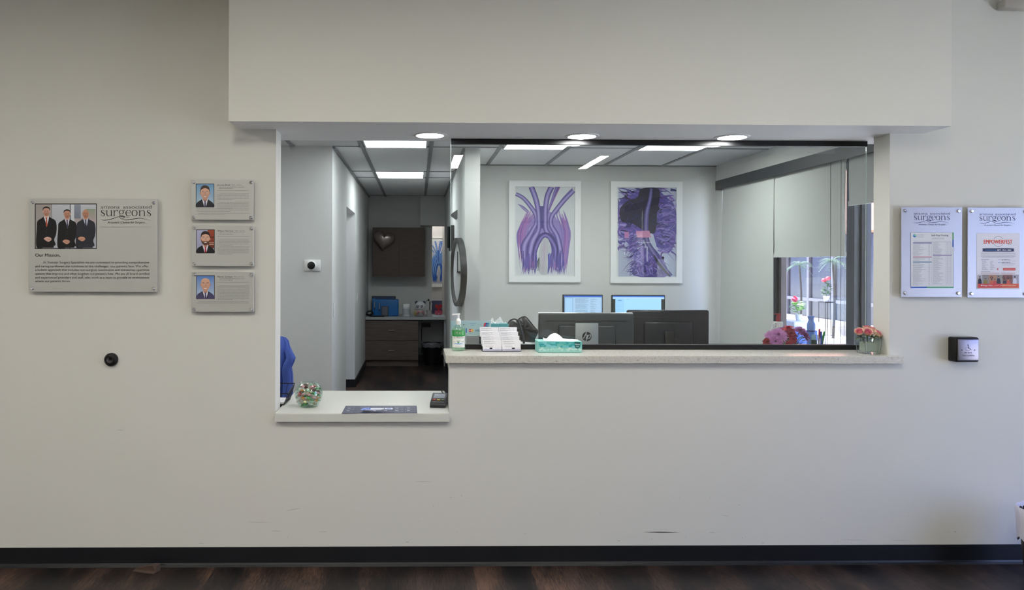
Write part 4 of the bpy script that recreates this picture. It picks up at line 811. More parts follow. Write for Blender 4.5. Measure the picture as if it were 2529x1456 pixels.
# calendar mat
S = Print(lambda u, v, h: PZ(u, v, ZL+0.002+h)); X = lambda u: 830+u/8.43; Y = lambda v: 960+v/8.43
a = [PZ(X(q[0]), Y(q[1]), ZL+0.0018) for q in ((118, 504), (1690, 496), (1676, 345), (200, 348))]
b = BM(); prism(b, [Vector((p.x, p.y, ZL+0.0002)) for p in a], (0, 0, 0.0016)); cm = obj('calendar_mat', b, mat('slate_blue_mat', '45465e', 0.5), None, (a[0].x, a[0].y, ZL)); tag(cm, 'dark blue printed calendar mat lying on the low counter', 'mat')
def bw(u, v): return 200-(v-348)*0.52+(u-200)*(1+(v-348)*0.0004)
for u0 in (215, 520, 760, 980, 1215, 1450):
    for v0 in (365, 412, 462):
        if v0 == 412 and u0 in (520, 760, 980): continue
        for r_ in range(3):
            for k in range(7): u = bw(u0+k*29, v0+r_*9); S.rect(X(u), Y(v0+r_*9), X(u+12), Y(v0+r_*9+4), '9496a8')
for u0, v0 in ((240, 396), (220, 448), (1240, 392), (1235, 444), (1480, 392), (1475, 444), (770, 448), (1000, 444)): S.rect(X(u0), Y(v0), X(u0+60), Y(v0+8), 'c2c4d2')
S.poly([(X(500), Y(440)), (X(560), Y(392)), (X(640), Y(384)), (X(700), Y(384)), (X(730), Y(400)), (X(700), Y(428)), (X(620), Y(438))], '4f6cc4'); S.poly([(X(720), Y(396)), (X(996), Y(396)), (X(994), Y(422)), (X(715), Y(424))], 'e4e8f6'); S.rect(X(600), Y(428), X(945), Y(438), 'c9cfe8'); S.poly([(X(1012), Y(396)), (X(1178), Y(396)), (X(1180), Y(420)), (X(1010), Y(420))], 'd9e0f8'); S.rect(X(1050), Y(402), X(1140), Y(414), '7c92d4'); S.stroke([(X(515), Y(436)), (X(580), Y(410)), (X(690), Y(392))], .8, 'cfd8f6', 4)
S.build('print', cm)
# card terminal
tc = PZ(1085, 1005, ZL); tc.y += 0.055
t = thing('card_terminal', 'small black card payment terminal at the right end of the low counter', 'card terminal', (0, 0, 0)); w = 0.043
b = BM(); sh = [(-.075, 0), (-.075, .018), (-.068, .024), (.065, .058), (.078, .05), (.078, 0)]; prism(b, [(-w, y, z+.0006) for y, z in sh], (2*w, 0, 0)); bmesh.ops.bevel(b, geom=list(b.edges), offset=0.003, segments=2, affect='EDGES'); obj('terminal_body', b, mat('terminal_black', '1d1f22', 0.4), t, smooth=True)
sl = math.atan2(.034, .133); tm = lambda u, v, h: Vector((u, -0.068+v*math.cos(sl)-h*math.sin(sl), 0.0247+v*math.sin(sl)+h*math.cos(sl)))
S = Print(tm, 8e-5); S.rect(-.036, .062, .036, .128, '0c0d10'); S.rect(-.031, .068, .031, .120, '5f6674', '79808e'); S.rect(-.024, .105, -.006, .109, 'aab0bc'); S.build('display', t, gloss_ink)
for i, (cl_) in enumerate(['b4453a', 'c9b84a', '6f7f5c']):
    b = BM(); p = tm(-.024+.024*i, .044, 0.002); box(b, p.x-.009, p.x+.009, p.y-.008, p.y+.008, p.z-.004, p.z+.001, .001); obj('key', b, mat('key_'+cl_, cl_, 0.5), t)
b = BM(); p = tm(0, .014, .0006); box(b, -.033, .033, p.y-.005, p.y+.005, p.z-.002, p.z+.0012); obj('card_slot', b, mat('slot_gray', '6b6e72', 0.5), t)
t.location = tc; t.rotation_euler = (0, 0, -0.14)
b = BM(); e0 = PZ(1106, 1000, ZL); tube(b, [(e0.x-.003, tc.y+.085, ZL+.03), (e0.x-.0005, tc.y+.12, ZL+.06), (e0.x-.0, tc.y+.16, ZL+.035), (e0.x-.008, tc.y+.24, ZL+.006), (e0.x-.02, .62, ZL+.006)], 0.004, 8, 6); tag(obj('cable', b, black_m, None, (e0.x, tc.y+.09, ZL)), 'black cable curling behind the card terminal', 'cable')

# ------------------------------------------------------------------ on the high counter, in front of the glass
bx = P(1132, 840, 0.185).x; B0 = Vector((bx, 0.185, ZT)); t = thing('hand_sanitizer_bottle', 'clear pump bottle of green aloe hand gel on the quartz counter', 'bottle', B0)
RB = 0.0395; hs = lambda py: P(1132, py, 0.185).z-ZT
prof = [(0.030, 0.0006), (0.0365, 0.006), (RB, 0.014), (RB, hs(815)), (0.036, hs(809)), (0.024, hs(804)), (0.015, hs(800.5)), (0.0145, hs(797))]
b = BM(); lathe(b, prof, B0, 48)
for v in b.verts: v.co.y = B0.y+(v.co.y-B0.y)*0.72
obj('bottle_body', b, thin_glass('clear_plastic', 'eef6f0', 1.4), t, smooth=True)
b = BM(); lathe(b, [(0.029, 0.003), (0.0358, 0.008), (RB-.0015, 0.015), (RB-.0015, hs(815)), (0.0345, hs(810.5)), (0.0001, hs(810.5))], B0, 40)
for v in b.verts: v.co.y = B0.y+(v.co.y-B0.y)*0.7
obj('gel', b, see_through('green_gel', 'b4e2bd', 0.38, 0.1), t, smooth=True, label='pale green gel')
b = BM(); lathe(b, [(0.0135, hs(801)), (0.0145, hs(800)), (0.0148, hs(791)), (0.0118, hs(789.5)), (0.0105, hs(787)), (0.006, hs(786)), (0.0055, hs(777)), (0.008, hs(774.5))], B0, 28); nz = B0.z+hs(775)
prism(b, [(B0.x+.009, B0.y-.006, nz+.004), (B0.x-.034, B0.y-.006, nz+.001), (B0.x-.036, B0.y-.006, nz-.008), (B0.x-.028, B0.y-.006, nz-.005), (B0.x+.009, B0.y-.006, nz-.004)], (0, .012, 0)); obj('pump', b, mat('pump_white', 'f4f4f2', 0.35), t, smooth=True, label='white pump head')
def cylmap(u, v, h):
    th = max(-1.25, min(1.25, (u-382)/225*1.05)); r = RB+0.0006+h; return Vector((B0.x+r*math.sin(th), B0.y-r*math.cos(th)*0.72-0.0004, B0.z+hs(760+v/12.65)))
S = Print(cylmap, 2e-5)
def crect(u0, v0, u1, v1, c, n=16, f=None):
    for i in range(n):
        a0 = u0+(u1-u0)*i/n; a1 = u0+(u1-u0)*(i+1)/n; z0 = f(a0) if f else 0; z1 = f(a1) if f else 0
        S.poly([(a0, v0), (a1, v0), (a1, v1+z1), (a0, v1+z0)], c); S.h -= S.step
    S.h += S.step
crect(165, 850, 600, 1215, 'eef0ec'); crect(165, 682, 600, 862, '2f8f4a', 16, lambda u: 18*math.cos((u-382)/150)); crect(230, 700, 540, 840, '62b072', 10)
S.ell(375, 760, 78, 36, 'd8e6c8', 16); S.ell(370, 760, 66, 30, '8c2b30', 16); S.ell(370, 760, 50, 20, 'e9dcd8', 16); S.text(330, 768, 'PROMO', 16, '8c2b30', width=80) if False else None
for i in range(5): S.stroke([(500+i*16, 690), (488+i*14, 760), (505+i*12, 840)], 5, 'a8d8a0', 4)
S.text(205, 930, 'GBG', 42, '9a9c98', width=100); S.text(318, 930, 'AloeGel', 46, '3c3e3a', width=235, bold=.01)
for x_, tx in ((310, 990), (335, 975), (375, 965), (412, 975), (445, 990), (350, 985), (398, 985)): S.stroke([(372, 1085), ((372+x_)/2, 1040), (x_, tx)], [14, 8, 1], '5f9a70', 4)
S.bars(195, 285, 1045, 10, '8a8c88', random.Random(1)); S.bars(465, 560, 1030, 10, '8a8c88', random.Random(2)); S.bars(465, 560, 1050, 8, '8a8c88', random.Random(2)); S.text(540, 1050, '1', 50, '6a7c9a')
S.stroke([(210, 1108), (300, 1098), (380, 1104), (460, 1100), (545, 1110)], [8, 26, 34, 26, 8], '7aa8dc', 5); S.text(285, 1185, '20 FL OZ (591 mL)', 22, '4a4c48', width=180)
S.build('label', t, label='green and white front label')

def card_holder(x0, x1, lab, side):
    yb = 0.135; a = P(x0, 866, yb); c = P(x1, 866, yb); w = (c.x-a.x); t = thing('business_card_holder', 'clear four-tier holder of white business cards, the %s one' % lab, 'card holder', ((a.x+c.x)/2, yb, ZT), 'card holders on the counter')
    ac = thin_glass('clear_acrylic', 'f3f3fa', 1.45); xa = a.x+w*.05; xb = c.x-w*.04; rn = random.Random(x0)
    tops = [840, 829.5, 819, 808]; b = BM(); box(b, xa-.003, xb+.003, yb-.004, yb+.098, ZT+.0005, ZT+.0035); obj('base', b, ac, t)
    zt_prev = 0
    for k in range(4):
        y = yb+0.022*k; zt = P(1230, tops[k], y).z; zb = ZT+0.006+0.0235*k; xo = -0.004*k if side else -0.0035*k
        b = BM(); box(b, xa-.002+xo*0, xb+.002, y-.003, y-.0015, zb-.003, zb+.010); 
        if k: box(b, xa-.002, xb+.002, y-.003, y+.018, zb-.004, zb-.0025)
        obj('tier', b, ac, t)
        X0, X1 = xa+xo, xb+xo; b = BM(); z1 = zt; lean = 0.10
        prism(b, [(X0, y, zb), (X0, y+.012, zb), (X0, y+.012+lean*(z1-zb), z1-.0), (X0, y+lean*(z1-zb), z1)], (X1-X0, 0, 0))
        o = obj('business_cards', b, mat('card_stock', 'f0f0f2', 0.6), None, (X0, y, zb)); tag(o, 'stack of white business cards, %s row of the %s card holder' % (['front', 'second', 'third', 'back'][k], lab), 'business cards', 'business card stacks')
        W_ = X1-X0; S = Print(lambda u, v, h, X0=X0, y=y, z1=z1, zb=zb: Vector((X0+u, y+lean*(z1-v-zb)-h-.0003, z1-v)), 2e-5)
        for q, l, col in ((.005, .62, '5c5e66'), (.009, .4, '8a8c92'), (.016, .66, '8a8c92'), (.0195, .5, '9a9ca2')): S.bars(.006, W_*l, q, .0013, col, rn)
        if k == 0:
            for q in (.030, .034): S.bars(.014, W_*.55, q, .0011, '9a9ca2', rn)
            S.rect(W_*.52 if side else W_*.36, .040, W_*.68 if side else W_*.5, .048, '26282c'); S.bars(W_*.72, W_*.95, .042, .0012, '9a9ca2', rn); S.bars(W_*.75, W_*.95, .049, .001, '9aa0b0', rn); S.stroke([(.012, .050), (W_*.5, .053), (W_*.95, .056)], .0008, 'b0b0c4', 3)
        S.build('print', o)
card_holder(1190, 1241, 'left', 0); card_holder(1238, 1288, 'right', 1)
# tissue box with cloud pattern
fy = 0.10; a = P(1330, 867, fy); c = P(1437, 842, fy); H_ = P(1437, 843, fy).z-ZT; dp = 0.122; t = thing('tissue_box', 'flat teal tissue box with a cloud pattern in front of the glass', 'tissue box', ((a.x+c.x)/2, fy, ZT))
b = BM(); box(b, a.x, c.x, fy, fy+dp, ZT+.0006, ZT+H_, .0012, 1); obj('box_body', b, mat('teal_card', '8fd0c8', 0.5), t)
S = Print(lambda u, v, h: P(1090+u/6.33, 680+v/6.33+0.6, fy-h), 2e-5); r = random.Random(3)
S.rect(1518, 1031, 2200, 1182, '4fb3ae', '9fd6c8')
for i in range(26): S.ell(r.uniform(1560, 2160), r.uniform(1045, 1110), r.uniform(25, 60), r.uniform(14, 28), r.choice(['3fa8a8', '6cc4c4', '55b6ae', '7fccd0', '2f9a9c']), 14) if True else None
for i in range(34): u = 1545+i*19; S.ell(u, 1165-r.uniform(0, 38)*(.4+.6*abs(math.sin(i*.7))), r.uniform(16, 26), 15, r.choice(['cfe8de', 'a8dcd0', 'bfe4da', '8fd2c6']), 14)
S.rect(1518, 1178, 2200, 1186, 'a8dcd0'); S.poly([(2084, 1031), (2172, 1031), (2172, 1100), (2158, 1130), (2128, 1140), (2098, 1130), (2084, 1100)], '14635e'); S.text(2090, 1080, 'Kleenex', 22, 'e8f2f0', width=76, shear=.2, bold=.02); S.bars(2104, 2154, 1098, 5, 'c8e0dc', r); S.bars(2108, 2150, 1108, 4, 'c8e0dc', r)
S.build('print', t)
def tissue(pts, t, y0, y1, amp, m, name='tissue', alpha=1):
    """folded sheet: a ridge line in x-z swept back in y with ruffles"""
    b = BM(); q = smooth_pts(pts, 6); N = len(q); rows = []; r = random.Random(len(pts))
    for j in range(9):
        f = j/8; rows.append([b.verts.new((p.x+amp*math.sin(f*5+i*.3)*.4, y0+(y1-y0)*f+amp*math.sin(i*.55+f*3), max(p.z*(1-.35*abs(f-.45))+pts[0][2]*(.35*abs(f-.45)), pts[0][2]))) for i, p in enumerate(q)])
    for A, B_ in zip(rows, rows[1:]):
        for i in range(N-1): b.faces.new((A[i], A[i+1], B_[i+1], B_[i]))
    return obj(name, b, m, t, smooth=True)
tm_ = mat('tissue_paper', 'f4f4f6', 0.8); g = lambda u, v, y: P(1090+u/6.33, 680+v/6.33, y)
b = BM()
q0 = [g(u, v, fy+.045) for u, v in ((1590, 965), (1640, 985), (1700, 925), (1780, 898), (1850, 935), (1910, 985), (1990, 1003), (2080, 1010), (2148, 1030))]; q1 = [g(u, v, fy+.006) for u, v in ((1600, 1018), (1650, 1022), (1720, 1024), (1790, 1026), (1860, 1026), (1920, 1026), (2000, 1028), (2080, 1031), (2152, 1035))]
q2 = [Vector((p.x+.004, fy+.085, ZT+H_+.002)) for p in q0]; A = smooth_pts(q0, 4); B_ = smooth_pts(q1, 4); C_ = smooth_pts(q2, 4); rows = []
for row, f in ((B_, 0), (None, .33), (None, .7), (A, 1)): rows.append([b.verts.new((B_[i].lerp(A[i], f))+Vector((0, -.006*math.sin(f*PI)*math.sin(i*.9), .0))) for i in range(len(A))])
rows.append([b.verts.new(A[i].lerp(C_[i], .5)+Vector((0, .004*math.sin(i), .004))) for i in range(len(A))]); rows.append([b.verts.new(p) for p in C_])
for R1, R2 in zip(rows, rows[1:]):
    for i in range(len(A)-1): b.faces.new((R1[i], R1[i+1], R2[i+1], R2[i]))
obj('tissue', b, tm_, t, smooth=True, label='white tissue sticking out')
# roses in a square glass
VX = P(2145, 850, 0.085).x; VY = 0.085; vb = P(2126, 870, VY-.04).x; vt = P(2123, 836, VY-.045).x; hw0 = 0.0405; hw1 = 0.047; VH = 0.087
t = thing('square_glass_vase', 'small square clear glass vase holding pink roses at the counter end', 'vase', (VX, VY, ZT)); b = BM()
def frus(b, a0, a1, z0, z1): return [[b.verts.new((VX+sx*a, VY+sy*a, z)) for sx, sy in ((-1, -1), (1, -1), (1, 1), (-1, 1))] for a, z in ((a0, z0), (a1, z1))]
o0, o1 = frus(b, hw0, hw1, ZT+.0006, ZT+VH); i0, i1 = frus(b, hw0-.006, hw1-.004, ZT+.012, ZT+VH)
for i in range(4):
    j = (i+1) % 4; b.faces.new((o0[i], o0[j], o1[j], o1[i])); b.faces.new((i0[i], i1[i], i1[j], i0[j])); b.faces.new((o1[i], o1[j], i1[j], i1[i]))
b.faces.new(o0); b.faces.new(i0); obj('vase_glass', b, thin_glass('vase_glass', 'f4f8f7', 1.45), t)
b = BM()
for sx, sy in ((-1, -1), (1, -1), (1, 1), (-1, 1)): cyl(b, (VX+sx*(hw0-.001), VY+sy*(hw0-.001), ZT+.001), (VX+sx*(hw1-.001), VY+sy*(hw1-.001), ZT+VH), .0016, seg=6)
obj('glass_corners', b, mat('gray_glass_edge', '6f7a7a', 0.15), t)
b = BM(); box(b, VX-.033, VX+.033, VY-.033, VY+.033, ZT+.0125, ZT+.062, .004); fo = obj('floral_foam', b, mat('pale_foam', 'bfc4b6', 0.8), None, (VX, VY, ZT+.0125)); tag(fo, 'pale block of floral foam inside the square glass vase', 'floral foam')
def petal_m(name, edge, core):
    if name in MATS: return MATS[name]
    m = mat(name, edge, 0.55); n, l, bs = nodes(m); tc = n.new('ShaderNodeTexCoord'); mp = n.new('ShaderNodeVectorMath'); mp.operation = 'LENGTH'; cr = n.new('ShaderNodeValToRGB'); cr.color_ramp.elements[0].color = (*lin(core), 1); cr.color_ramp.elements[1].color = (*lin(edge), 1); cr.color_ramp.elements[0].position = .006; cr.color_ramp.elements[1].position = .022
    l.new(tc.outputs['Object'], mp.inputs[0]); l.new(mp.outputs['Value'], cr.inputs[0]); l.new(cr.outputs[0], bs.inputs['Base Color']); return m
def rose(c, r, label, k=0, tilt=(0, 0)):
    rn = random.Random(k); t = thing('rose', label, 'rose', c, 'pink roses in the square vase')
    q = Matrix.Rotation(tilt[0], 3, 'X') @ Matrix.Rotation(tilt[1], 3, 'Y')
    def shell(b, rad, a0, wid, h, open_):
        N, M = 7, 5; g = []
        for i in range(M+1):
            f = i/M; row = []
            for j in range(N+1):
                a = a0+(j/N-.5)*wid; edge = (1-(2*j/N-1)**2)**.5; rr = rad*(.45+.55*math.sin(f*PI*.55))*(1+open_*f**3); zz = h*(f*(.55+.45*edge)-.45)
                row.append(b.verts.new(Vector(c)+q @ Vector((rr*math.cos(a), rr*math.sin(a), zz-open_*rad*.35*f**4))))
            g.append(row)
        for i in range(M):
            for j in range(N): b.faces.new((g[i][j], g[i][j+1], g[i+1][j+1], g[i+1][j]))
    b = BM(); 
    for i in range(6): shell(b, r*.98, i*PI/3+rn.uniform(-.2, .2), 1.6, r*1.5, .28)
    obj('outer_petals', b, mat('peach_petal', 'f3d3bb', 0.6), t, smooth=True, label='peach outer petals')
    b = BM()
    for i in range(5): shell(b, r*.72, i*1.257+.3, 1.7, r*1.65, .1)
    for i in range(4): shell(b, r*.48, i*1.57+.6, 1.9, r*1.75, .0)
    for i in range(3): shell(b, r*.24, i*2.1, 2.3, r*1.8, -.1)
    obj('inner_petals', b, mat('pink_petal', 'e88a9e', 0.6), t, smooth=True, label='pink inner petals')
    b = BM(); p = Vector(c); foot = Vector((VX+(p.x-VX)*.4, VY+(p.y-VY)*.4, ZT+.05)); tube(b, [foot, foot.lerp(p, .6)+Vector((0, 0, .004)), p+q @ Vector((0, 0, -r*.5))], .002, 6, 3)
    for i in range(4): a = i*1.57+k; leaf(b, p+q @ Vector((0, 0, -r*.6)), q @ Vector((math.cos(a), math.sin(a), .3)), r*1.3, r*.8, n=3, bend=.1)
    obj('stem', b, mat('rose_green', '3f5c34', 0.6), t, smooth=True); return t
for i, (u, v, yy, rr, tl, lab) in enumerate([(1940, 768, -.03, .0215, (.5, -.5), 'pink and peach silk rose at the left of the square vase'), (2070, 692, .03, .018, (.1, 0), 'topmost pink and peach rose at the back of the square vase'), (2085, 775, -.035, .0225, (.75, 0), 'largest front rose with a deep pink heart, middle of the square vase'), (2172, 722, .02, .019, (.2, .25), 'pink rose behind the front ones, right of the middle'), (2268, 800, -.02, .021, (.6, .55), 'pink rose at the right, hanging over the vase rim')]):
    rose(P(1870+u/7.664, 720+v/7.664, VY+yy), rr*.92, lab, i, tl)
b = BM(); r = random.Random(6)
for i in range(16):
    a = r.uniform(0, 2*PI); p = Vector((VX+.035*math.cos(a), VY+.035*math.sin(a), ZT+VH+r.uniform(-.004, .012))); leaf(b, p, (math.cos(a), math.sin(a), r.uniform(.0, .8)), r.uniform(.028, .045), .02, n=4, bend=.5)
leaf(b, (VX+.04, VY-.02, ZT+VH+.01), (1, -.2, .3), .05, .01, n=5, bend=.8); lv = obj('rose_leaves', b, mat('rose_leaf', '4d6238', 0.6), None, (VX, VY, ZT+VH), smooth=True); tag(lv, 'green silk leaves spread around the roses in the square vase', 'leaves'); lv['kind'] = 'stuff'
# payment logos sticker on the glass
yg = YG-0.0034; a = P(1113.5, 791, yg); c = P(1213, 828, yg); b = BM(); box(b, a.x, c.x, yg-.0006, yg-.0001, c.z, a.z); st_ = obj('payment_sticker', b, see_through('frosted_sticker', 'b4d4d8', 0.62, 0.5), None, (a.x, yg, c.z)); tag(st_, 'pale blue payment logo sticker on the lower left of the glass', 'sticker')
S = Print(lambda u, v, h: P(1100+u/12.65, 760+v/12.65, yg-.0006-h), 2e-5); S.text(195, 535, 'C', 56, '6fb0d0'); S.text(240, 540, 'ontactless', 40, '8fc4da', width=150)
for p in ([(540, 460), (700, 460)], [(700, 460), (710, 580)], [(710, 580), (545, 580)], [(545, 580), (540, 460)]): S.stroke(p, 6, '8a9a9c', 1)
S.ell(575, 520, 15, 17, '16181c', 12); S.text(608, 535, 'Pay', 34, '7c8688', width=72); S.text(758, 500, 'SAMSUNG', 28, '3f6f9c', width=200, bold=.02); S.text(795, 552, 'pay', 44, '4f80a8', width=115); S.text(1000, 538, 'G Pay', 40, '84908f', width=142)
S.poly([(1215, 465), (1262, 465), (1238, 578), (1190, 578)], 'cc3344'); S.poly([(1262, 465), (1316, 465), (1292, 578), (1238, 578)], '22448c'); S.poly([(1316, 465), (1374, 465), (1352, 578), (1292, 578)], '1f7f9c'); S.text(1255, 545, 'UnionPay', 34, 'eef2f6', width=95)
S.rect(636, 632, 668, 772, '2a62b8'); S.ell(775, 705, 50, 46, 'c83a3a'); S.ell(838, 705, 46, 44, 'e0b050'); S.rect(726, 698, 815, 712, 'f0e8e4'); S.text(938, 735, 'VISA', 62, '1f3a6c', width=176, shear=.25, bold=.03)
S.build('print', st_)
# ------------------------------------------------------------------ behind the glass: staff furniture
desk_m = mat('grey_laminate', 'b9bbbc', 0.45)
def table(name, label, x0, x1, y0, y1, z, m, th=0.03):
    t = thing(name, label, 'desk', ((x0+x1)/2, (y0+y1)/2, 0)); b = BM(); box(b, x0, x1, y0, y1, z-th, z, .003, 1); obj('desk_top', b, m, t)
    for x in (x0+.02, x1-.05): b = BM(); box(b, x, x+.03, y0+.03, y1-.03, 0.0005, z-th-.0003); obj('side_panel', b, m, t)
    b = BM(); box(b, x0+.051, x1-.051, y0+.05, y0+.07, .3, z-th-.0003); obj('modesty_panel', b, m, t); return t
xc0 = P(1150, 850, .40).x; xc1 = P(1334, 850, .40).x
t = thing('supply_cabinet', 'white topped cabinet right behind the glass under the black handbag', 'cabinet', ((xc0+xc1)/2, .62, 0)); zc_ = P(1290, 843, .86).z
b = BM(); box(b, xc0, xc1, .40, .86, .0005, zc_-.025); obj('body', b, desk_m, t); b = BM(); box(b, xc0-.01, xc1+.01, .39, .87, zc_-.0247, zc_, .003, 1); obj('cabinet_top', b, white_m, t)
for i in range(2): xm = (xc0+xc1)/2; b = BM(); box(b, xc0+.005 if i == 0 else xm+.002, xm-.002 if i == 0 else xc1-.005, .8602, .875, .05, zc_-.03); obj('door', b, desk_m, t)
table('reception_desk', 'grey staff desk behind the glass carrying the two dark monitors', xc1+.06, 2.12, .38, 1.15, .76, desk_m)
zh = 1.0; t = thing('storage_credenza', 'low grey storage unit by the office window carrying flowers and bottles', 'cabinet', (2.7, 1.05, 0))
b = BM(); box(b, 2.18, 3.26, .55, 1.62, .0005, zh-.025); obj('body', b, desk_m, t); b = BM(); box(b, 2.17, 3.27, .54, 1.63, zh-.0247, zh, .003, 1); obj('cabinet_top', b, mat('dark_top', '3a3c42', .4), t)
for i in range(3): b = BM(); box(b, 2.165, 2.1797, .58+i*.345, .915+i*.345, .06, zh-.04); obj('door', b, desk_m, t)
table('back_desk', 'grey desk along the office back wall under the two lit screens', 1.2, 2.95, 3.45, 4.2, .76, desk_m)
# monitors seen from behind
def back_monitor(label, px0, px1, py, Yd, m, rot, silver, zdesk=.76):
    a = P(px0, py, Yd); c = P(px1, py, Yd); w = (c.x-a.x)/2; h = w*2*.575; cx = (a.x+c.x)/2; ztop = a.z; t = thing('computer_monitor', label, 'monitor', (cx, Yd, zdesk), 'monitors on the reception desk'); zb = ztop-h
    b = BM(); box(b, cx-w, cx+w, Yd, Yd+.03, zb, ztop, .012, 3); obj('casing', b, m, t, smooth=True)
    if silver: b = BM(); box(b, cx-w-.002, cx+w+.002, Yd+.024, Yd+.034, zb-.002, ztop+.003, .004, 2); obj('bezel', b, steel_m, t, smooth=True, label='silver front edge')
    b = BM(); box(b, cx-w+.01, cx+w-.01, Yd+.0345, Yd+.036, zb+.01, ztop-.008); obj('screen', b, black_m, t)
    b = BM(); box(b, cx-w*.85, cx+w*.84, Yd-.0012, Yd+.004, ztop-.052, ztop-.047); obj('vent_groove', b, black_m, t)
    b = BM(); box(b, cx-w*.6, cx+w*.6, Yd-.014, Yd-.0002, zb+.015, ztop-.075, .012, 3); obj('back_bulge', b, m, t, smooth=True)
    return t, cx, w, ztop, zb
mdk = mat('monitor_graphite', '33383b', 0.42); mdk2 = mat('monitor_navy_black', '20222c', 0.25)
t, cx, w, zt_, zb_ = back_monitor('graphite monitor seen from behind with a silver logo stand, behind the glass', 1331, 1566, 773, .80, mdk, 0, True)
a = P(1421, 797, .772); c = P(1478, 860, .772); b = BM(); box(b, a.x, c.x, .772, .785, .80, a.z, .005, 2); obj('stand_neck', b, mat('silver_stand', 'a3a8aa', .35, .5), t, smooth=True, label='silver stand plate'); b = BM(); box(b, a.x-.07, c.x+.07, .66, .86, .7605, .775, .006, 2); obj('stand_base', b, mat('silver_stand', 'a3a8aa', .35, .5), t, smooth=True)
b = BM(); box(b, (a.x+c.x)/2-.025, (a.x+c.x)/2+.025, .7755, .84, .776, .95); obj('stand_post', b, black_m, t)
S = Print(lambda u, v, h: P(1380+u/9.03, 715+v/9.03, .772-h)); S.ell(627, 1043, 104, 104, '101214', 36)
S.stroke([(622, 945), (552, 1088)], [20, 20], 'b4b8ba', 1); S.stroke([(590, 1020), (612, 1008), (636, 1014), (632, 1036), (608, 1088)], [10, 17, 19, 19, 19], 'b4b8ba', 4); S.stroke([(662, 1008), (607, 1142)], [20, 20], 'b4b8ba', 1); S.stroke([(664, 1012), (700, 1008), (712, 1020), (694, 1070), (676, 1085), (640, 1086)], [12, 17, 19, 19, 17, 12], 'b4b8ba', 4)
S.build('logo', t, label='round black logo with two silver letters')
t, cx, w, zt_, zb_ = back_monitor('glossy navy black monitor seen from behind, right of the graphite one', 1549, 1752, 765, .90, mdk2, 0, False)
b = BM(); box(b, cx-.03, cx+.03, .872, .886, .80, zt_-.14, .005, 2); obj('stand_neck', b, black_m, t, smooth=True); b = BM(); box(b, cx-.12, cx+.12, .80, .98, .7605, .775, .006, 2); obj('stand_base', b, black_m, t, smooth=True)
S = Print(lambda u, v, h: P(1440+u/6.33, 680+v/6.33, .886-h)); S.ell(1456, 1025, 58, 58, '0a0b0e', 30); S.stroke([(1452, 975), (1415, 1050)], [10, 10], '23252e', 1); S.stroke([(1476, 1005), (1448, 1080)], [10, 10], '23252e', 1); S.build('logo', t)
# lit screens on the back desk
def screen(label, x0, y0, x1, Yd, draw, slope=0):
    a = P(x0, y0, Yd); c = P(x1, y0+slope, Yd); cx = (a.x+c.x)/2; hh = (c.x-a.x)*.60; t = thing('computer_screen', label, 'monitor', (cx, Yd, .76), 'lit screens on the back desk')
    b = BM(); box(b, a.x, c.x, Yd, Yd+.035, a.z-hh, a.z, .006, 2); obj('casing', b, black_m, t, smooth=True)
    b = BM(); box(b, cx-.03, cx+.03, Yd+.036, Yd+.06, .77, a.z-.1); obj('stand', b, black_m, t); b = BM(); box(b, cx-.12, cx+.12, Yd-.04, Yd+.12, .7605, .77, .004, 1); obj('stand_base', b, black_m, t)
    m_ = .010; Wd = c.x-a.x-2*m_; S = Print(lambda u, v, h: Vector((a.x+m_+u*Wd, Yd-h, a.z-m_-v*(hh-2.4*m_)))); draw(S); S.build('display', t, screen_m)
def d1(S):
    r = random.Random(2); S.rect(0, 0, 1, 1, '7f9fc0'); S.rect(0, 0, 1, .07, '2c55a8'); S.rect(0, .07, .02, 1, '20242c'); S.rect(.04, .12, .22, .95, '8fb2d0'); S.rect(.25, .09, .97, .97, '93b0cc')
    for i in range(30):
        v = .12+i*.028
        if i in (9, 18, 24): continue
        S.bars(.30, r.uniform(.55, .66), v, .012, '5a7288', r); 
        if i % 3: S.bars(.70, r.uniform(.78, .88), v, .012, '5a7288', r)
def d2(S):
    r = random.Random(2); S.rect(0, 0, 1, 1, '1e2420'); S.rect(.0, 0, 1, .1, '9fbfe0'); S.rect(0, 0, 1, .04, '2f62c0'); S.rect(.05, .08, .94, 1, '8fbce8'); S.rect(.05, .08, .21, 1, '86b4de'); S.rect(.208, .08, .212, 1, '6f9cc8')
    S.rect(.10, .13, .17, .16, '4a78a8'); S.bars(.26, .33, .1, .012, '6f94b8', r)
    for i in range(12): S.bars(.07, r.uniform(.12, .2), .22+i*.055, .01, '6f98c4', r)
screen('small lit screen with a dense text page, left on the back desk', 1390, 727, 1489, 3.72, d1); screen('wide lit pale blue screen, right on the back desk', 1511, 728, 1643, 3.72, d2, 3)
# grey reader, cube tissue box, handbag on the cabinet
zc = zc_; a = P(1151, 828, .41); c = P(1184, 828, .41); xo_ = max(a.x, xc0)+.004
t = thing('label_printer', 'grey box shaped printer behind the glass under the logo sticker', 'printer', ((xo_+c.x)/2, .45, zc)); b = BM(); box(b, xo_, c.x, .41, .50, zc+.0005, a.z, .002, 1); obj('casing', b, mat('warm_gray', 'a2a3a5', .5), t)
b = BM(); box(b, c.x+.0003, c.x+.010, .41, .50, zc+.0005, a.z-.004); obj('side_cover', b, black_m, t, label='black side strip')
a = P(1213, 800, .52); c = P(1256, 800, .52); t = thing('cube_tissue_box', 'teal upright tissue box with raised tissues beside the black handbag', 'tissue box', ((a.x+c.x)/2, .57, zc)); zt_ = P(1230, 799, .52).z
b = BM(); box(b, a.x, c.x, .52, .63, zc+.0005, zt_, .003, 1); obj('box_body', b, mat('teal_box', '4c9ea6', .5), t)
b = BM(); r = random.Random(2); N = 26
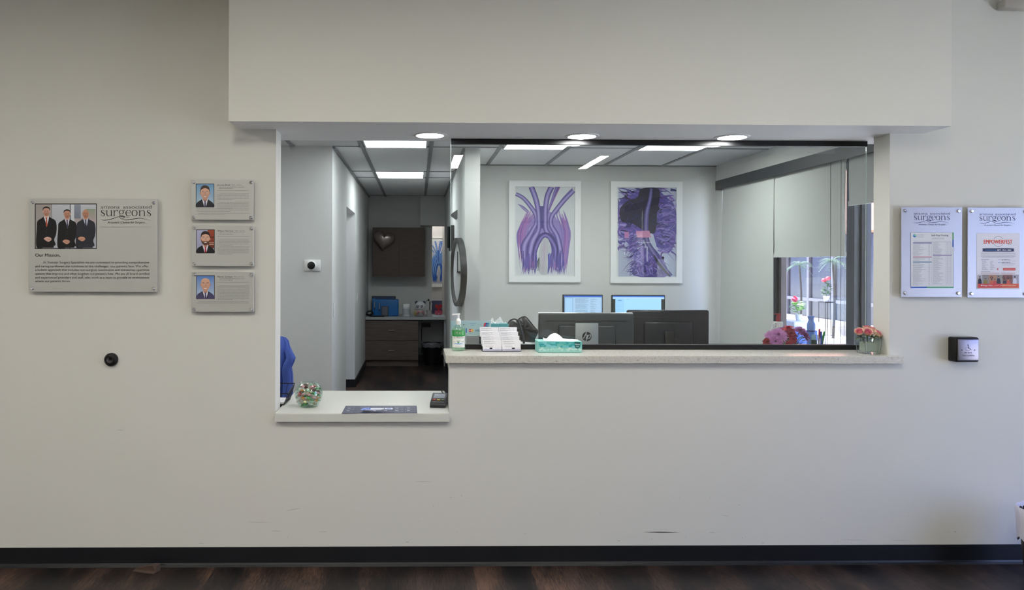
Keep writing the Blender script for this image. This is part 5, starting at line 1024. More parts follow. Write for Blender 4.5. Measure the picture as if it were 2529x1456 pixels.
for (x0, x1, y0, h_, k) in ((a.x-.004, c.x*.5+a.x*.5, .535, .024, 1), (a.x+.02, c.x-.01, .57, .042, 2), (a.x+.002, a.x+.05, .60, .034, 3)):
    rows = [[b.verts.new((x0+(x1-x0)*i/N, y0+.008*math.sin(i*.8+k)+.01*f, zt_-.004+f*h_*(.55+.45*math.sin(i*.33+k*1.7)))) for i in range(N+1)] for f in (0, .35, .7, 1)]
    for A, B_ in zip(rows, rows[1:]):
        for i in range(N): b.faces.new((A[i], A[i+1], B_[i+1], B_[i]))
obj('tissue', b, tm_, t, smooth=True, label='white tissues')
g = lambda u, v, y: P(1090+u/6.33, 680+v/6.33, y)
t = thing('handbag', 'black handbag with looped handles slumped behind the glass', 'handbag', (g(1280, 1000, .6).x, .6, zc)); blk = noise_bump(mat('black_leather', '101013', .42), 60, .5, .002)
outline = [(1075, 800), (1130, 715), (1200, 760), (1240, 700), (1270, 690), (1285, 740), (1320, 655), (1400, 735), (1500, 840), (1525, 880), (1500, 1000), (1455, 1058), (1230, 1035), (1180, 990), (1060, 900)]
b = BM(); q = smooth_pts([g(u, v, .55) for u, v in outline], 4, True); cen = sum(q, Vector())/len(q); rings = []; 
for f, s in ((-.09, .12), (-.085, .55), (-.06, .85), (0, 1.0), (.07, .97), (.13, .8), (.15, .35)):
    rings.append([b.verts.new(Vector((cen.x+(p.x-cen.x)*s+.004*math.sin(i*.9+f*30), .60+f*.75+.008*math.sin(i*.7)*(1-s), max(cen.z+(p.z-cen.z)*s, zc+.001)))) for i, p in enumerate(q)])
for A, B_ in zip(rings, rings[1:]):
    for i in range(len(q)): j = (i+1) % len(q); b.faces.new((A[i], A[j], B_[j], B_[i]))
b.faces.new(rings[0]); b.faces.new(rings[-1]); obj('bag_body', b, blk, t, smooth=True)
b = BM(); tube(b, [g(u, v, .53) for u, v in ((1035, 830), (1040, 760), (1080, 700), (1150, 682), (1215, 720), (1250, 820), (1290, 960), (1290, 1050))], .0045, 8, 6); obj('handle', b, blk, t, smooth=True)
b = BM(); tube(b, [g(u, v, .52) for u, v in ((1170, 715), (1240, 660), (1310, 645), (1370, 700), (1450, 800), (1520, 870))], .0035, 8, 6); obj('handle', b, blk, t, smooth=True)
b = BM(); tube(b, [g(u, v, .50) for u, v in ((1190, 690), (1230, 800), (1270, 930), (1292, 1060))], .007, 8, 6); obj('strap', b, mat('strap_charcoal', '26282c', .3), t, smooth=True)
b = BM(); p = g(1262, 775, .515); tube(b, [p+Vector((-.006, 0, .004)), p, p+Vector((.009, 0, .008))], .0016, 6, 3); obj('clasp', b, chrome_m, t)
# ------------------------------------------------------------------ flowers and bottles by the window
def vert(u, v, y): return P(1870+u/7.664, 720+v/7.664, y)
FX = vert(600, 900, .82).x
t = thing('flower_vase', 'clear round vase holding the magenta bouquet, mostly hidden by the black rail', 'vase', (FX, .82, zh)); b = BM(); lathe(b, [(.045, .0006), (.05, .01), (.045, .05), (.034, .09), (.038, .115), (.034, .115), (.031, .09), (.041, .05), (.04, .01)], (FX, .82, zh), 32); obj('vase_glass', b, thin_glass('bowl_glass'), t, smooth=True)
def mum(u, v, y, r, layers, cols, label, name='chrysanthemum', k=0, tilt=.7, pw=.3, side=0):
    c = vert(u, v, y); rn = random.Random(k); q = Matrix.Rotation(tilt, 3, 'X') @ Matrix.Rotation(side, 3, 'Y'); t = thing(name, label, 'flower', c, 'flowers in the magenta bouquet')
    b = BM()
    for L in range(layers):
        f = L/max(layers-1, 1); n = int((38 if name == 'chrysanthemum' else 20)-16*f*(name == 'chrysanthemum')-8*f); rr = r*(1-.55*f); el = .05+1.05*f
        for i in range(n):
            a = 2*PI*i/n+L*.4+rn.uniform(-.1, .1); d = q @ Vector((math.cos(a)*math.cos(el), math.sin(a)*math.cos(el), math.sin(el))); leaf(b, c+d*r*.12, d, rr*rn.uniform(.85, 1.05), r*pw*(.55 if name == 'chrysanthemum' else 1), up=q @ Vector((0, 0, 1)), n=3, bend=.12)
    obj('petals', b, mat(name+'_petal_'+cols[0], cols[0], .6), t, smooth=True)
    b = BM(); sphere(b, c+q @ Vector((0, 0, r*.18)), r*.2, (1, 1, .8), 10); obj('flower_centre', b, mat('centre_'+cols[1], cols[1], .7), t, smooth=True)
    b = BM(); tube(b, [c-q @ Vector((0, 0, r*.1)), Vector((c.x*.6+FX*.4, c.y*.6+.82*.4, zh+.12)), (FX+(c.x-FX)*.15, .82+(c.y-.82)*.15, zh+.03)], .0025, 6, 5); obj('stem', b, leaf_m, t, smooth=True)
mum(400, 820, .76, .058, 6, ('cf8fca', '8a4a80'), 'largest pale purple chrysanthemum, left of the red blooms', k=1, tilt=.8, side=-.2)
mum(350, 945, .74, .044, 5, ('bf7ab8', '6a3464'), 'purple chrysanthemum low at the left, just above the black rail', k=2, tilt=1.2, side=-.4)
mum(270, 830, .79, .045, 5, ('c98ac4', '8a4a80'), 'pale purple chrysanthemum at the left edge behind the largest one', k=21, tilt=.7, side=-.5)
mum(470, 730, .84, .038, 3, ('a463a6', '5e2c58'), 'small purple chrysanthemum behind the red blooms on the left', k=3, tilt=.4)
mum(820, 745, .80, .048, 4, ('b35f9f', '4a2038'), 'purple daisy like bloom at the top right of the bouquet', k=4, tilt=.6, side=.3)
mum(900, 830, .76, .044, 4, ('a85a94', '5a2850'), 'purple bloom leaning out at the right end of the bouquet', k=5, tilt=.9, side=.8)
mum(590, 705, .82, .046, 3, ('c8303f', '7a1626'), 'flat bright red bloom on top of the bouquet', 'red_bloom', k=6, tilt=.15, pw=.5)
mum(640, 790, .76, .038, 3, ('8a2038', '5a1020'), 'dark red bloom in the middle of the bouquet', 'red_bloom', k=7, tilt=.9, pw=.5)
mum(195, 955, .75, .032, 2, ('8c1c2c', '4a1018'), 'dark red bud at the far left foot of the bouquet', 'red_bloom', k=8, tilt=1.2, pw=.6)
mum(680, 900, .74, .026, 2, ('98243a', '5a1020'), 'small red bud low in the middle of the bouquet', 'red_bloom', k=9, tilt=1.3, pw=.6)
mum(600, 985, .735, .022, 2, ('a02034', '5a1020'), 'lowest red bud above the rail', 'red_bloom', k=10, tilt=1.3, pw=.6)
mum(965, 875, .78, .024, 2, ('7c2c54', '4a1830'), 'small wine red bud at the right tip of the bouquet', 'red_bloom', k=11, tilt=.9, pw=.6, side=1)
b = BM(); r = random.Random(12)
for i in range(60):
    a = r.uniform(0, 2*PI); rad = r.uniform(.01, .09); p = Vector((FX+rad*math.cos(a)*1.2, .82+rad*math.sin(a)*.6, zh+r.uniform(.07, .15))); leaf(b, p, (math.cos(a), math.sin(a)*.6, r.uniform(.1, 1)), r.uniform(.03, .06), .018, n=3)
o = obj('bouquet_leaves', b, dleaf, None, (FX, .82, zh+.1), smooth=True); tag(o, 'dark green leaves filling the magenta bouquet', 'leaves'); o['kind'] = 'stuff'
Yb = 1.05
def bottle(name, label, cat, px, y0, prof, m, seg=28, Y=Yb, group=None):
    c = P(px, 830, Y); c.z = zh; t = thing(name, label, cat, c, group); return t, c
t, c = bottle('lotion_bottle', 'white square bottle with a dark red pump, left of the bouquet', 'bottle', 1922, 0, 0, 0); zz = lambda py: P(1922, py, Yb).z
hw = (P(1931.5, 800, Yb).x-P(1912.5, 800, Yb).x)/2; b = BM(); box(b, c.x-hw, c.x+hw, c.y-.02, c.y+.025, zh+.0006, zz(793.5), .006, 3); obj('bottle_body', b, white_m, t, smooth=True)
b = BM(); lathe(b, [(.014, zz(794)), (.0145, zz(783)), (.011, zz(779)), (.012, zz(774))], (c.x, c.y, 0), 20); zt_ = zz(774)
prism(b, [(c.x+.014, c.y-.007, zt_+.001), (c.x-.024, c.y-.007, zt_+.001), (c.x-.028, c.y-.007, zt_-.005), (c.x+.014, c.y-.007, zt_-.014)], (0, .014, 0)); obj('pump', b, mat('dark_red_plastic', '9c2a34', .4), t, smooth=True, label='dark red pump')
S = Print(lambda u, v, h: P(1870+u/7.664, 720+v/7.664, c.y-.02-h)); S.text(330, 620, 'SOAP', 22, '4a4a50', width=50) if False else None; S.bars(332, 385, 602, 10, '55565c', random.Random(1)); S.bars(332, 372, 625, 10, '55565c', random.Random(2)); S.bars(335, 360, 655, 12, '3a3a40', random.Random(2)); S.bars(335, 390, 700, 14, '3a3a40', random.Random(4)); S.build('label', t)
t, c = bottle('spray_bottle', 'small white spray bottle with an orange label at the left of the bouquet', 'bottle', 1909, 0, 0, 0, Y=.96); Y_ = .96; zz = lambda py: P(1909, py, Y_).z
b = BM(); hw = .0225; box(b, c.x-hw, c.x+hw, c.y-.015, c.y+.015, zh+.0006, zz(815), .006, 2); obj('bottle_body', b, white_m, t, smooth=True); b = BM(); lathe(b, [(.010, zz(815)), (.0105, zz(807)), (.007, zz(805)), (.006, zz(800)), (.0085, zz(799.5))], (c.x, c.y, 0), 16); obj('cap', b, mat('clear_cap', 'cfd4d6', .3), t, smooth=True)
b = BM(); box(b, c.x-hw*.96, c.x+hw*.96, c.y-.0162, c.y-.0151, zz(850), zz(816.5)); obj('label', b, mat('orange_label', 'd9763c', .5), t, label='orange label')
t, c = bottle('water_bottle', 'translucent blue water bottle standing right of the bouquet', 'bottle', 2003, 0, 0, 0, Y=1.12); Y_ = 1.12; zz = lambda py: P(2003, py, Y_).z; k = 5.02/F
b = BM(); lathe(b, [(9.2*k, zh+.0006), (9.6*k, zh+.01), (9.6*k, zz(818)), (9.0*k, zz(814)), (9.6*k, zz(811)), (9.4*k, zz(800)), (6.2*k, zz(791)), (6.0*k, zz(788)), (8.0*k, zz(783)), (8.0*k, zz(781)), (6*k, zz(779.5))], (c.x, c.y, 0), 32); obj('bottle_body', b, see_through('blue_clear_plastic', '6c92dc', .8, .2), t, smooth=True)
b = BM(); lathe(b, [(9.75*k, zz(818)), (9.85*k, zz(816.5)), (9.75*k, zz(815))], (c.x, c.y, 0), 32); obj('band', b, mat('navy_band', '25366e', .4), t, label='dark blue band')
t = thing('pen_cup', 'clear cup holding pens to the right of the blue water bottle', 'cup', (P(2026, 830, .98).x, .98, zh)); c = Vector((P(2026, 830, .98).x, .98, zh)); zz = lambda py: P(2026, py, .98).z
b = BM(); lathe(b, [(.030, .0006), (.033, .006), (.036, zz(833)-zh), (.034, zz(833)-zh), (.029, .008)], c, 28); obj('cup_wall', b, thin_glass('clear_acrylic'), t, smooth=True)
for (u0, v0, u1, col, nm) in ((2024, 812, 2022, 'c42a44', 'red'), (2028, 818, 2027, '2f4fc0', 'blue'), (2036, 818, 2028, '3f9c4c', 'green'), (2020, 826, 2024, 'd8dade', 'silver')):
    p = P(u0, v0, .98); q_ = Vector((c.x+(u1-2026)*.0028*.6, .98+(u0 % 3-1)*.007, zh+.009)); d = (p-q_); b = BM(); cyl(b, q_, q_+d*.72, .0055 if nm != 'green' else .0075, seg=12); tt_ = thing('marker', nm+' marker standing in the clear cup', 'marker', q_, 'pens in the clear cup'); obj('barrel', b, mat('pen_'+nm, col, .35), tt_, smooth=True); b = BM(); cyl(b, q_+d*.7201, q_+d, .0065 if nm != 'green' else .0085, .0055, 12); obj('cap', b, mat('pen_'+nm, col, .35), tt_, smooth=True)
t = thing('ink_jar', 'dark green jar standing in front of the blue water bottle', 'jar', (P(2010, 845, .9).x, .9, zh)); c = Vector((P(2010, 845, .9).x, .9, zh)); zz = lambda py: P(2010, py, .9).z
b = BM(); lathe(b, [(.018, .0006), (.019, .004), (.019, zz(839)-zh), (.017, zz(838)-zh)], c, 24); obj('jar_body', b, mat('dark_green_jar', '1d3a36', .3), t, smooth=True); b = BM(); lathe(b, [(.015, zz(838)-zh+.0002), (.015, zz(828)-zh), (.013, zz(826)-zh)], c, 24); obj('lid', b, see_through('pale_lid_clear', 'a9c8d4', .7), t, smooth=True)

# ------------------------------------------------------------------ framed art
white_frame = mat('white_picture_frame', 'eceeed', 0.4); matb = mat('mount_board', 'e4e8e6', 0.7)
def framed(label, fx, ix, Y, draw, w=14.5, glass=True, group=None, cat='picture'):
    fx0, fy0, fx1, fy1 = fx; a = P(fx0, fy0, Y-.03); c = P(fx1, fy1, Y-.03); t = thing('framed_picture', label, cat, ((a.x+c.x)/2, Y, c.z), group); q = w*(Y+3.9)/F
    b = BM(); box(b, a.x, c.x, Y-.03, Y-.0006, a.z-q, a.z); box(b, a.x, c.x, Y-.03, Y-.0006, c.z, c.z+q); box(b, a.x, a.x+q, Y-.03, Y-.0006, c.z+q, a.z-q); box(b, c.x-q, c.x, Y-.03, Y-.0006, c.z+q, a.z-q); obj('frame', b, white_frame, t)
    b = BM(); box(b, a.x+q, c.x-q, Y-.016, Y-.012, c.z+q, a.z-q); obj('mount', b, matb, t)
    x0, y0, x1, y1 = ix; S = Print(lambda u, v, h: P(u, v, Y-.0162-h), 1e-5); X = lambda u: x0+(x1-x0)*u/700; Y_ = lambda v: y0+(y1-y0)*v/1060
    draw(S, X, Y_); S.build('print', t)
    if glass: b = BM(); box(b, a.x+q, c.x-q, Y-.0275, Y-.0255, c.z+q, a.z-q); obj('glass', b, thin_glass('picture_glass', 'ffffff', 1.25), t)
    return t
def dr1(S, X, Y): S.rect(X(0), Y(0), X(700), Y(1060), 'dde2e3'); vessels(S, X, Y, ('3a3476', '6a5cae', '9a8ccc', 'b9b0de', 'b06cb4'))
def dr3(S, X, Y): S.rect(X(0), Y(0), X(700), Y(1060), 'd8dbe0'); vessels(S, X, Y, ('123a8c', '2a66c4', '6fa0dc', 'a8c8ec', '3a7ad8'), 5)
framed('framed purple painting of branching vessels on the office back wall', (1257.5, 445.5, 1434, 697), (1274, 461, 1418, 679.5), YB, dr1)
framed('framed dark violet swirling painting, right one on the office back wall', (1509, 447, 1685, 699), (1527, 464, 1670, 682.5), YB, nightscape)
framed('framed blue vessel painting on the wall at the end of the hallway', (1060, 585, 1108, 708.5), (1064.5, 595, 1103.5, 700), YF+1.2, dr3, w=2.5, glass=False)
# ------------------------------------------------------------------ blinds on the office window
shade_m = mat('roller_shade_fabric', 'c3c7c3', .85); VX_ = XO-.09
def yof(px, X): return PX(px, 650, X).y
yv1 = yof(1766, VX_); b = BM(); zt_ = PX(1766, 447.5, VX_).z; zb_ = PX(1766, 470, VX_).z
t = thing('blind_valance', 'long dark grey valance over the office window blinds', 'valance', (XO, 2.4, zb_)); box(b, VX_, VX_+.004, .9, yv1, zb_, zt_); box(b, VX_+.004, XO-.0006, .9, yv1, zt_-.004, zt_); box(b, VX_+.004, XO-.0006, yv1-.004, yv1, zb_, zt_-.004); obj('fascia', b, mat('valance_charcoal', '2c3136', .5), t)
def shade(label, px0, px1, zbot, X_, droop=0):
    ya, yb2 = yof(px0, X_), yof(px1, X_); ya, yb2 = max(ya, yb2), min(ya, yb2); t = thing('roller_shade', label, 'blind', (X_, (ya+yb2)/2, zbot), 'roller shades on the office window')
    b = BM(); g = []; N = 12
    for i in range(N+1):
        f = i/N; z = zt_-.02+(zbot+.02-zt_+.02)*f; g.append([(b.verts.new((X_-.004*math.sin(f*PI)+droop*f*(1-j), ya+(yb2-ya)*j, z)), b.verts.new((X_+.0012-.004*math.sin(f*PI)+droop*f*(1-j), ya+(yb2-ya)*j, z))) for j in (0, .5, 1)])
    for A, B_ in zip(g, g[1:]):
        for j in range(2):
            b.faces.new((A[j][0], A[j+1][0], B_[j+1][0], B_[j][0])); b.faces.new((A[j][1], B_[j][1], B_[j+1][1], A[j+1][1]))
    obj('shade_fabric', b, shade_m, t); b = BM(); 
    prism(b, [(X_-.008+droop, ya, zbot), (X_+.006+droop, ya, zbot), (X_+.006+droop, ya, zbot+.035), (X_-.008+droop, ya, zbot+.035)], (-droop, yb2-ya, 0)); obj('bottom_bar', b, shade_m, t); b = BM(); tube(b, [(X_, ya, zt_-.04), (X_, yb2, zt_-.04)], .02, 12); obj('roller_tube', b, shade_m, t); return t, ya, yb2
SX = XO-.045
zs2 = PX(2000, 634, SX).z
t, _, _ = shade('long pale roller shade reaching down almost to the sill', 1785, 1911, PX(1775, 846, SX-.02).z, SX-.006, -.03)
t, ya, yb2 = shade('middle pale roller shade pulled half way down', 1908, 2089, zs2, SX)
b = BM(); tube(b, [(SX-.03, yb2+.16, zt_-.1), (SX-.03, yb2+.155, 1.4), (SX-.03, yb2+.14, .95)], .0018, 5, 4); tube(b, [(SX-.028, yb2+.02, zt_-.1), (SX-.028, yb2+.018, 1.4), (SX-.028, yb2+.015, .95)], .0018, 5, 4); obj('pull_chain', b, mat('dark_chain', '3a3c40', .4), t)
t, ya, yb2 = shade('short pale roller shade nearest the right jamb', 2097, 2290, PX(2130, 504, SX).z, SX)
b = BM(); tube(b, [(SX-.03, ya+.01, zt_-.1), (SX-.03, ya+.01, .95)], .0018, 5); obj('pull_chain', b, mat('light_chain', 'b9bbc0', .4), t)
# ------------------------------------------------------------------ hallway
YA = 3.03; a = P(750.5, 641, YA-.02); c = P(791, 669, YA-.02); t = thing('thermostat', 'white plate with a round black dial thermostat on the office wall', 'thermostat', ((a.x+c.x)/2, YA, c.z))
b = BM(); box(b, a.x, c.x, YA-.012, YA-.0005, c.z, a.z, .005, 2); obj('wall_plate', b, white_m, t, smooth=True); q = P(769, 655, YA-.03); b = BM(); lathe(b, [(.043, 0), (.0435, .012), (.038, .02), (.0002, .021)], (q.x, YA-.0122, q.z), 36, 'Y'); obj('ring', b, white_m, t, smooth=True)
b = BM(); lathe(b, [(.0355, .0215), (.0355, .028), (.030, .031), (.0002, .032)], (q.x, YA-.0122, q.z), 36, 'Y'); obj('dial', b, black_m, t, smooth=True)
# blue jacket on an office chair
JY = 1.55; k = (JY+3.9)/F; jc = P(702, 900, JY).x-.012; t = thing('office_chair', 'office chair hidden under the blue jacket at the left', 'chair', (jc-.02, JY+.2, 0)); zj = lambda py: P(702, py, JY).z
b = BM(); box(b, jc-.06, jc+.03, JY-.012, JY+.02, .5, zj(838), .012, 3); obj('backrest', b, mat('chair_black', '15161a', .6), t, smooth=True); b = BM(); box(b, jc-.24, jc+.04, JY+.05, JY+.48, .44, .51, .03, 3); obj('seat', b, mat('chair_black', '15161a', .6), t, smooth=True)
b = BM(); cyl(b, (jc-.1, JY+.27, .06), (jc-.1, JY+.27, .44), .03); obj('gas_lift', b, black_m, t); b = BM(); box(b, jc-.07, jc-.03, JY-.005, JY+.2, .4, .5); obj('bracket', b, black_m, t)
for i in range(5):
    a_ = i*2*PI/5+.3; b = BM(); p = Vector((jc-.1+.26*math.cos(a_), JY+.27+.26*math.sin(a_), .07)); cyl(b, (jc-.1, JY+.27, .09), p, .022, .014, 8); lf = obj('leg', b, black_m, t); b = BM(); cyl(b, p+Vector((-.012, 0, -.04)), p+Vector((.012, 0, -.04)), .028, seg=16); obj('caster', b, black_m, lf)
jk = noise_bump(mat('royal_blue_cloth', '4c66bc', .8), 300, .15, .001); t = thing('jacket', 'royal blue jacket draped over a chair back at the left jamb', 'jacket', (jc, JY, .55))
rows = [(830, 3, 5, 0), (834, 10, 16, 1), (842, 17, 23, 2), (856, 20, 26, 3), (872, 22, 34, 3.4), (884, 23, 41, 3.4), (896, 23, 37, 3.2), (908, 23, 31, 3), (925, 24, 34, 3), (945, 25, 35, 3), (965, 25, 34, 3), (990, 25, 33, 3)]
b = BM(); rings = []; NN = 56
for py, lw_, rw, dp_ in rows:
    ring = []
    for i in range(NN):
        a_ = 2*PI*i/NN; cx_, sy_ = math.cos(a_), math.sin(a_); w_ = (rw-16+8 if cx_ > 0 else lw_+14)*k*.95; fold = 1+(.05+.05*dp_/3)*math.sin(a_*9+py*.012)+.03*math.sin(a_*17)
        ring.append(b.verts.new((jc+cx_*w_*(1+.015*math.sin(a_*11)), JY+sy_*.024*dp_*fold+(.012*math.sin(a_*9+py*.02) if dp_ > 1 else 0), zj(py)+(.004*math.sin(a_*5) if dp_ > 0 else 0))))
    rings.append(ring)
for A, B_ in zip(rings, rings[1:]):
    for i in range(NN): j = (i+1) % NN; b.faces.new((A[i], A[j], B_[j], B_[i]))
b.faces.new(rings[0]); b.faces.new(rings[-1]); obj('jacket_body', b, jk, t, smooth=True)
b = BM(); q_ = [Vector((jc+15*k, JY-.06, zj(862))), Vector((jc+22*k, JY-.08, zj(882))), Vector((jc+14*k, JY-.085, zj(905))), Vector((jc+16*k, JY-.08, zj(940))), Vector((jc+15*k, JY-.08, zj(985)))]; tube(b, q_, [.026, .034], 14, 6); obj('sleeve', b, jk, t, smooth=True)
# switches on the hallway wall
for px, y0, y1, lab in ((823.5, 748, 783, 'white light switch on the near corner of the hallway wall'), (881, 722, 746, 'white light switch further down the hallway wall')):
    p = PX(px, y0, AX); q = PX(px, y1, AX); t = thing('light_switch', lab, 'switch', (AX, p.y, q.z), 'hallway light switches'); b = BM(); box(b, AX+.0005, AX+.007, p.y, p.y+.075, q.z, p.z, .002, 1); obj('wall_plate', b, white_m, t); b = BM(); zc2 = (p.z+q.z)/2; box(b, AX+.0072, AX+.013, p.y+.025, p.y+.05, zc2-.03, zc2+.03); obj('rocker', b, white_m, t)
# wall clock ring and sign on the right wall of the hallway
HX = HRX0; yn = PX(1139, 650, HX-.055).y; yf_ = PX(1122, 650, HX-.005).y; yf_ = min(yf_, YF-.6); cy_ = (yn+yf_)/2; RR = (yf_-yn)/2; ztp = PX(1130, 587, HX-.03).z; zbt = PX(1131, 757, HX-.03).z; RZ = (ztp-zbt)/2; zc2 = (ztp+zbt)/2
t = thing('wall_clock', 'big round black clock seen edge on at the hallway corner', 'clock', (HX, cy_, zc2))
def hring(b, r0, r1, x0, x1, n=48):
    vs = [[b.verts.new((x, cy_+r*RR*math.cos(2*PI*i/n), zc2+r*RZ*math.sin(2*PI*i/n))) for i in range(n)] for r, x in ((r0, x1), (r0, x0), (r1, x0), (r1, x1))]
    for A, B_ in zip(vs, vs[1:]+vs[:1]):
        for i in range(n): j = (i+1) % n; b.faces.new((A[i], A[j], B_[j], B_[i]))
b = BM(); hring(b, .9, 1.0, HX-.055, HX-.0006); obj('rim', b, mat('clock_black', '24272a', .45), t, smooth=True)
b = BM(); hring(b, .0, .9, HX-.02, HX-.0008); obj('clock_face', b, mat('clock_face', 'c9cbca', .5), t)
b = BM(); box(b, HX-.03, HX-.024, cy_-.012, cy_+.012, zc2-.01, zc2+RZ*.6); box(b, HX-.034, HX-.0305, cy_-RR*.5, cy_+.012, zc2-.01, zc2+.012); obj('hands', b, black_m, t)
p = PX(1127, 553, HX-.04); q = PX(1115, 618, HX-.04); t = thing('wall_telephone', 'black wall telephone beyond the round clock in the hallway', 'telephone', (HX, p.y+.2, q.z)); y0_ = yf_+.10; b = BM(); box(b, HX-.05, HX-.0006, y0_, y0_+.45, q.z, PX(1118, 551, HX-.04).z, .01, 2); obj('housing', b, mat('clock_black', '24272a'), t, smooth=True); b = BM(); box(b, HX-.085, HX-.0502, y0_+.05, y0_+.12, q.z+.03, q.z+.3, .012, 2); obj('handset', b, black_m, t, smooth=True)
p = PX(1119, 517, HX-.05); t = thing('wall_bracket', 'small grey triangular bracket high on the hallway right wall', 'bracket', (HX, p.y, p.z-.1)); b = BM(); prism(b, [(HX-.0006, p.y, p.z), (HX-.07, p.y, p.z-.05), (HX-.0006, p.y, p.z-.1)], (0, .3, 0)); obj('bracket_body', b, mat('grey_bracket', '7a7e80', .5), t)
# ------------------------------------------------------------------ kitchenette at the end of the hallway
ZK = .765; YK = 7.50; x1k = P(1103, 785, YK).x; t = thing('kitchenette_counter', 'long pale grey worktop across the end of the hallway', 'counter', (-.2, YF-.3, ZK-.04)); b = BM(); box(b, AX+.002, min(x1k, HRX0-.002), YK, YF-.002, ZK-.042, ZK, .003, 1); obj('worktop', b, mat('pale_grey_laminate', 'a9acae', .35), t)
dx0, dx1 = P(902, 850, YK+.02).x, P(1033, 850, YK+.02).x; t = thing('drawer_cabinet', 'brown two drawer cabinet under the hallway worktop', 'cabinet', ((dx0+dx1)/2, YK+.3, 0)); zd = [P(960, v, YK+.02).z for v in (791, 840.5, 889)]
b = BM(); box(b, dx0, dx1, YK+.04, YF-.02, .09, ZK-.0425); obj('body', b, cab_m, t); b = BM(); box(b, dx0, dx1, YK+.06, YF-.02, .0005, .0898); obj('toe_kick', b, cab_m, t)
for i in range(2):
    b = BM(); box(b, dx0+.002, dx1-.002, YK+.02, YK+.0398, zd[i+1]+.003, min(zd[i]-.003, ZK-.045), .0015, 1); d = obj('drawer', b, cab_m, t); h_ = P(967, 815 if i == 0 else 865, YK); b = BM(); tube(b, [(h_.x-.045, YK+.02, h_.z), (h_.x-.045, YK-.005, h_.z), (h_.x+.045, YK-.005, h_.z), (h_.x+.045, YK+.02, h_.z)], .005, 8); obj('handle', b, mat('dull_nickel', '8a8680', .45, .8), d, label='steel bar handle')
b = BM(); box(b, HRX0-.03, HRX0-.002, YK+.05, YF-.02, .0005, ZK-.0425); sp = thing('end_panel', 'grey panel carrying the right end of the hallway worktop', 'panel', (HRX0-.015, YF-.3, 0)); obj('panel_board', b, mat('pale_grey_laminate'), sp)
uY = YF-.35; ux0, ux1 = P(920, 620, uY).x, P(1049, 620, uY).x; uz0, uz1 = P(980, 682.5, uY).z, P(980, 561.5, uY).z; um = (ux0+ux1)/2; t = thing('upper_cabinet', 'dark brown two door wall cabinet at the end of the hallway', 'cabinet', (um, YF-.17, uz0)); b = BM(); box(b, ux0, ux1, uY+.02, YF-.0005, uz0, uz1); obj('body', b, upcab_m, t)
for i in range(2): b = BM(); box(b, (ux0, um+.0015)[i], (um-.0015, ux1)[i], uY, uY+.0198, uz0, uz1, .001, 1); obj('door', b, upcab_m, t)
# heart balloon
hY = uY-.062; hc = P(948, 592, hY); hk = 27*(hY+3.9)/F/16.0; t = thing('heart_balloon', 'brownish foil heart balloon in front of the dark wall cabinet', 'balloon', hc); b = BM(); N = 48
o = [(16*math.sin(a_)**3, 13*math.cos(a_)-5*math.cos(2*a_)-2*math.cos(3*a_)-math.cos(4*a_)) for a_ in [2*PI*i/N for i in range(N)]]; rot = -.15; o = [(x*math.cos(rot)-y*math.sin(rot), x*math.sin(rot)+y*math.cos(rot)) for x, y in o]; rings = []
for s, d in ((1, 0), (.97, .25), (.88, .5), (.72, .74), (.5, .9), (.25, .98), (.03, 1)): rings.append([b.verts.new((hc.x+x*hk*s, hY-.075*d, hc.z+(y*s+1.5*(1-s))*hk)) for x, y in o])
bk_ = [rings[0]]+[[b.verts.new((hc.x+x*hk*s, hY+.06*d, hc.z+(y*s+1.5*(1-s))*hk)) for x, y in o] for s, d in ((.97, .25), (.85, .55), (.6, .82), (.3, .97), (.03, 1))]
for R_ in (rings, bk_):
    for A, B_ in zip(R_, R_[1:]):
        for i in range(N): j = (i+1) % N; b.faces.new((A[i], A[j], B_[j], B_[i]))
    b.faces.new(R_[-1])
obj('balloon_skin', b, mat('foil_taupe', '8c817c', .25, .6), t, smooth=True)
# things on the far worktop
KY = YK+.2
def kx(px, Y=None): return P(px, 760, Y or KY).x
def kz(py, Y=None): return P(960, py, Y or KY).z
def krow(x0, x1, y0, name, label, cat, Y=None): Y = Y or KY; return thing(name, label, cat, ((kx(x0, Y)+kx(x1, Y))/2, Y, ZK))
Y_ = KY+.28; t = krow(918, 977, 731, 'flat_carton', 'dark flat carton standing behind the blue case at the far worktop', 'box', Y_); b = BM(); box(b, kx(918, Y_), kx(977, Y_), Y_, Y_+.05, ZK+.0005, kz(731, Y_)); obj('carton', b, mat('dark_carton', '23242c', .5), t)
b = BM(); box(b, kx(921, Y_), kx(974, Y_), Y_-.0015, Y_-.0002, kz(737, Y_), kz(733, Y_)); obj('label_strip', b, mat('blue_gray_strip', '3e4f78', .5), t)
t = krow(919, 985, 737, 'mini_cooler', 'blue rounded cooler with two bright handles on the far worktop', 'cooler'); b = BM(); box(b, kx(923), kx(984), KY, KY+.2, ZK+.0006, kz(739), .02, 4); obj('cooler_body', b, mat('cooler_blue', '2168ad', .35), t, smooth=True)
b = BM(); box(b, kx(919.5), kx(926), KY+.01, KY+.19, ZK+.0006, kz(736.5), .008, 3); obj('door', b, mat('cooler_blue'), t, smooth=True)
for px, y0, y1 in ((925.5, 744, 762), (937, 747, 767)): b = BM(); tube(b, [(kx(px), KY, kz(y0)), (kx(px), KY-.02, kz(y0+2)), (kx(px), KY-.02, kz(y1-2)), (kx(px), KY, kz(y1))], .009, 8, 3); obj('handle', b, chrome_m, t, smooth=True, label='bright handle')
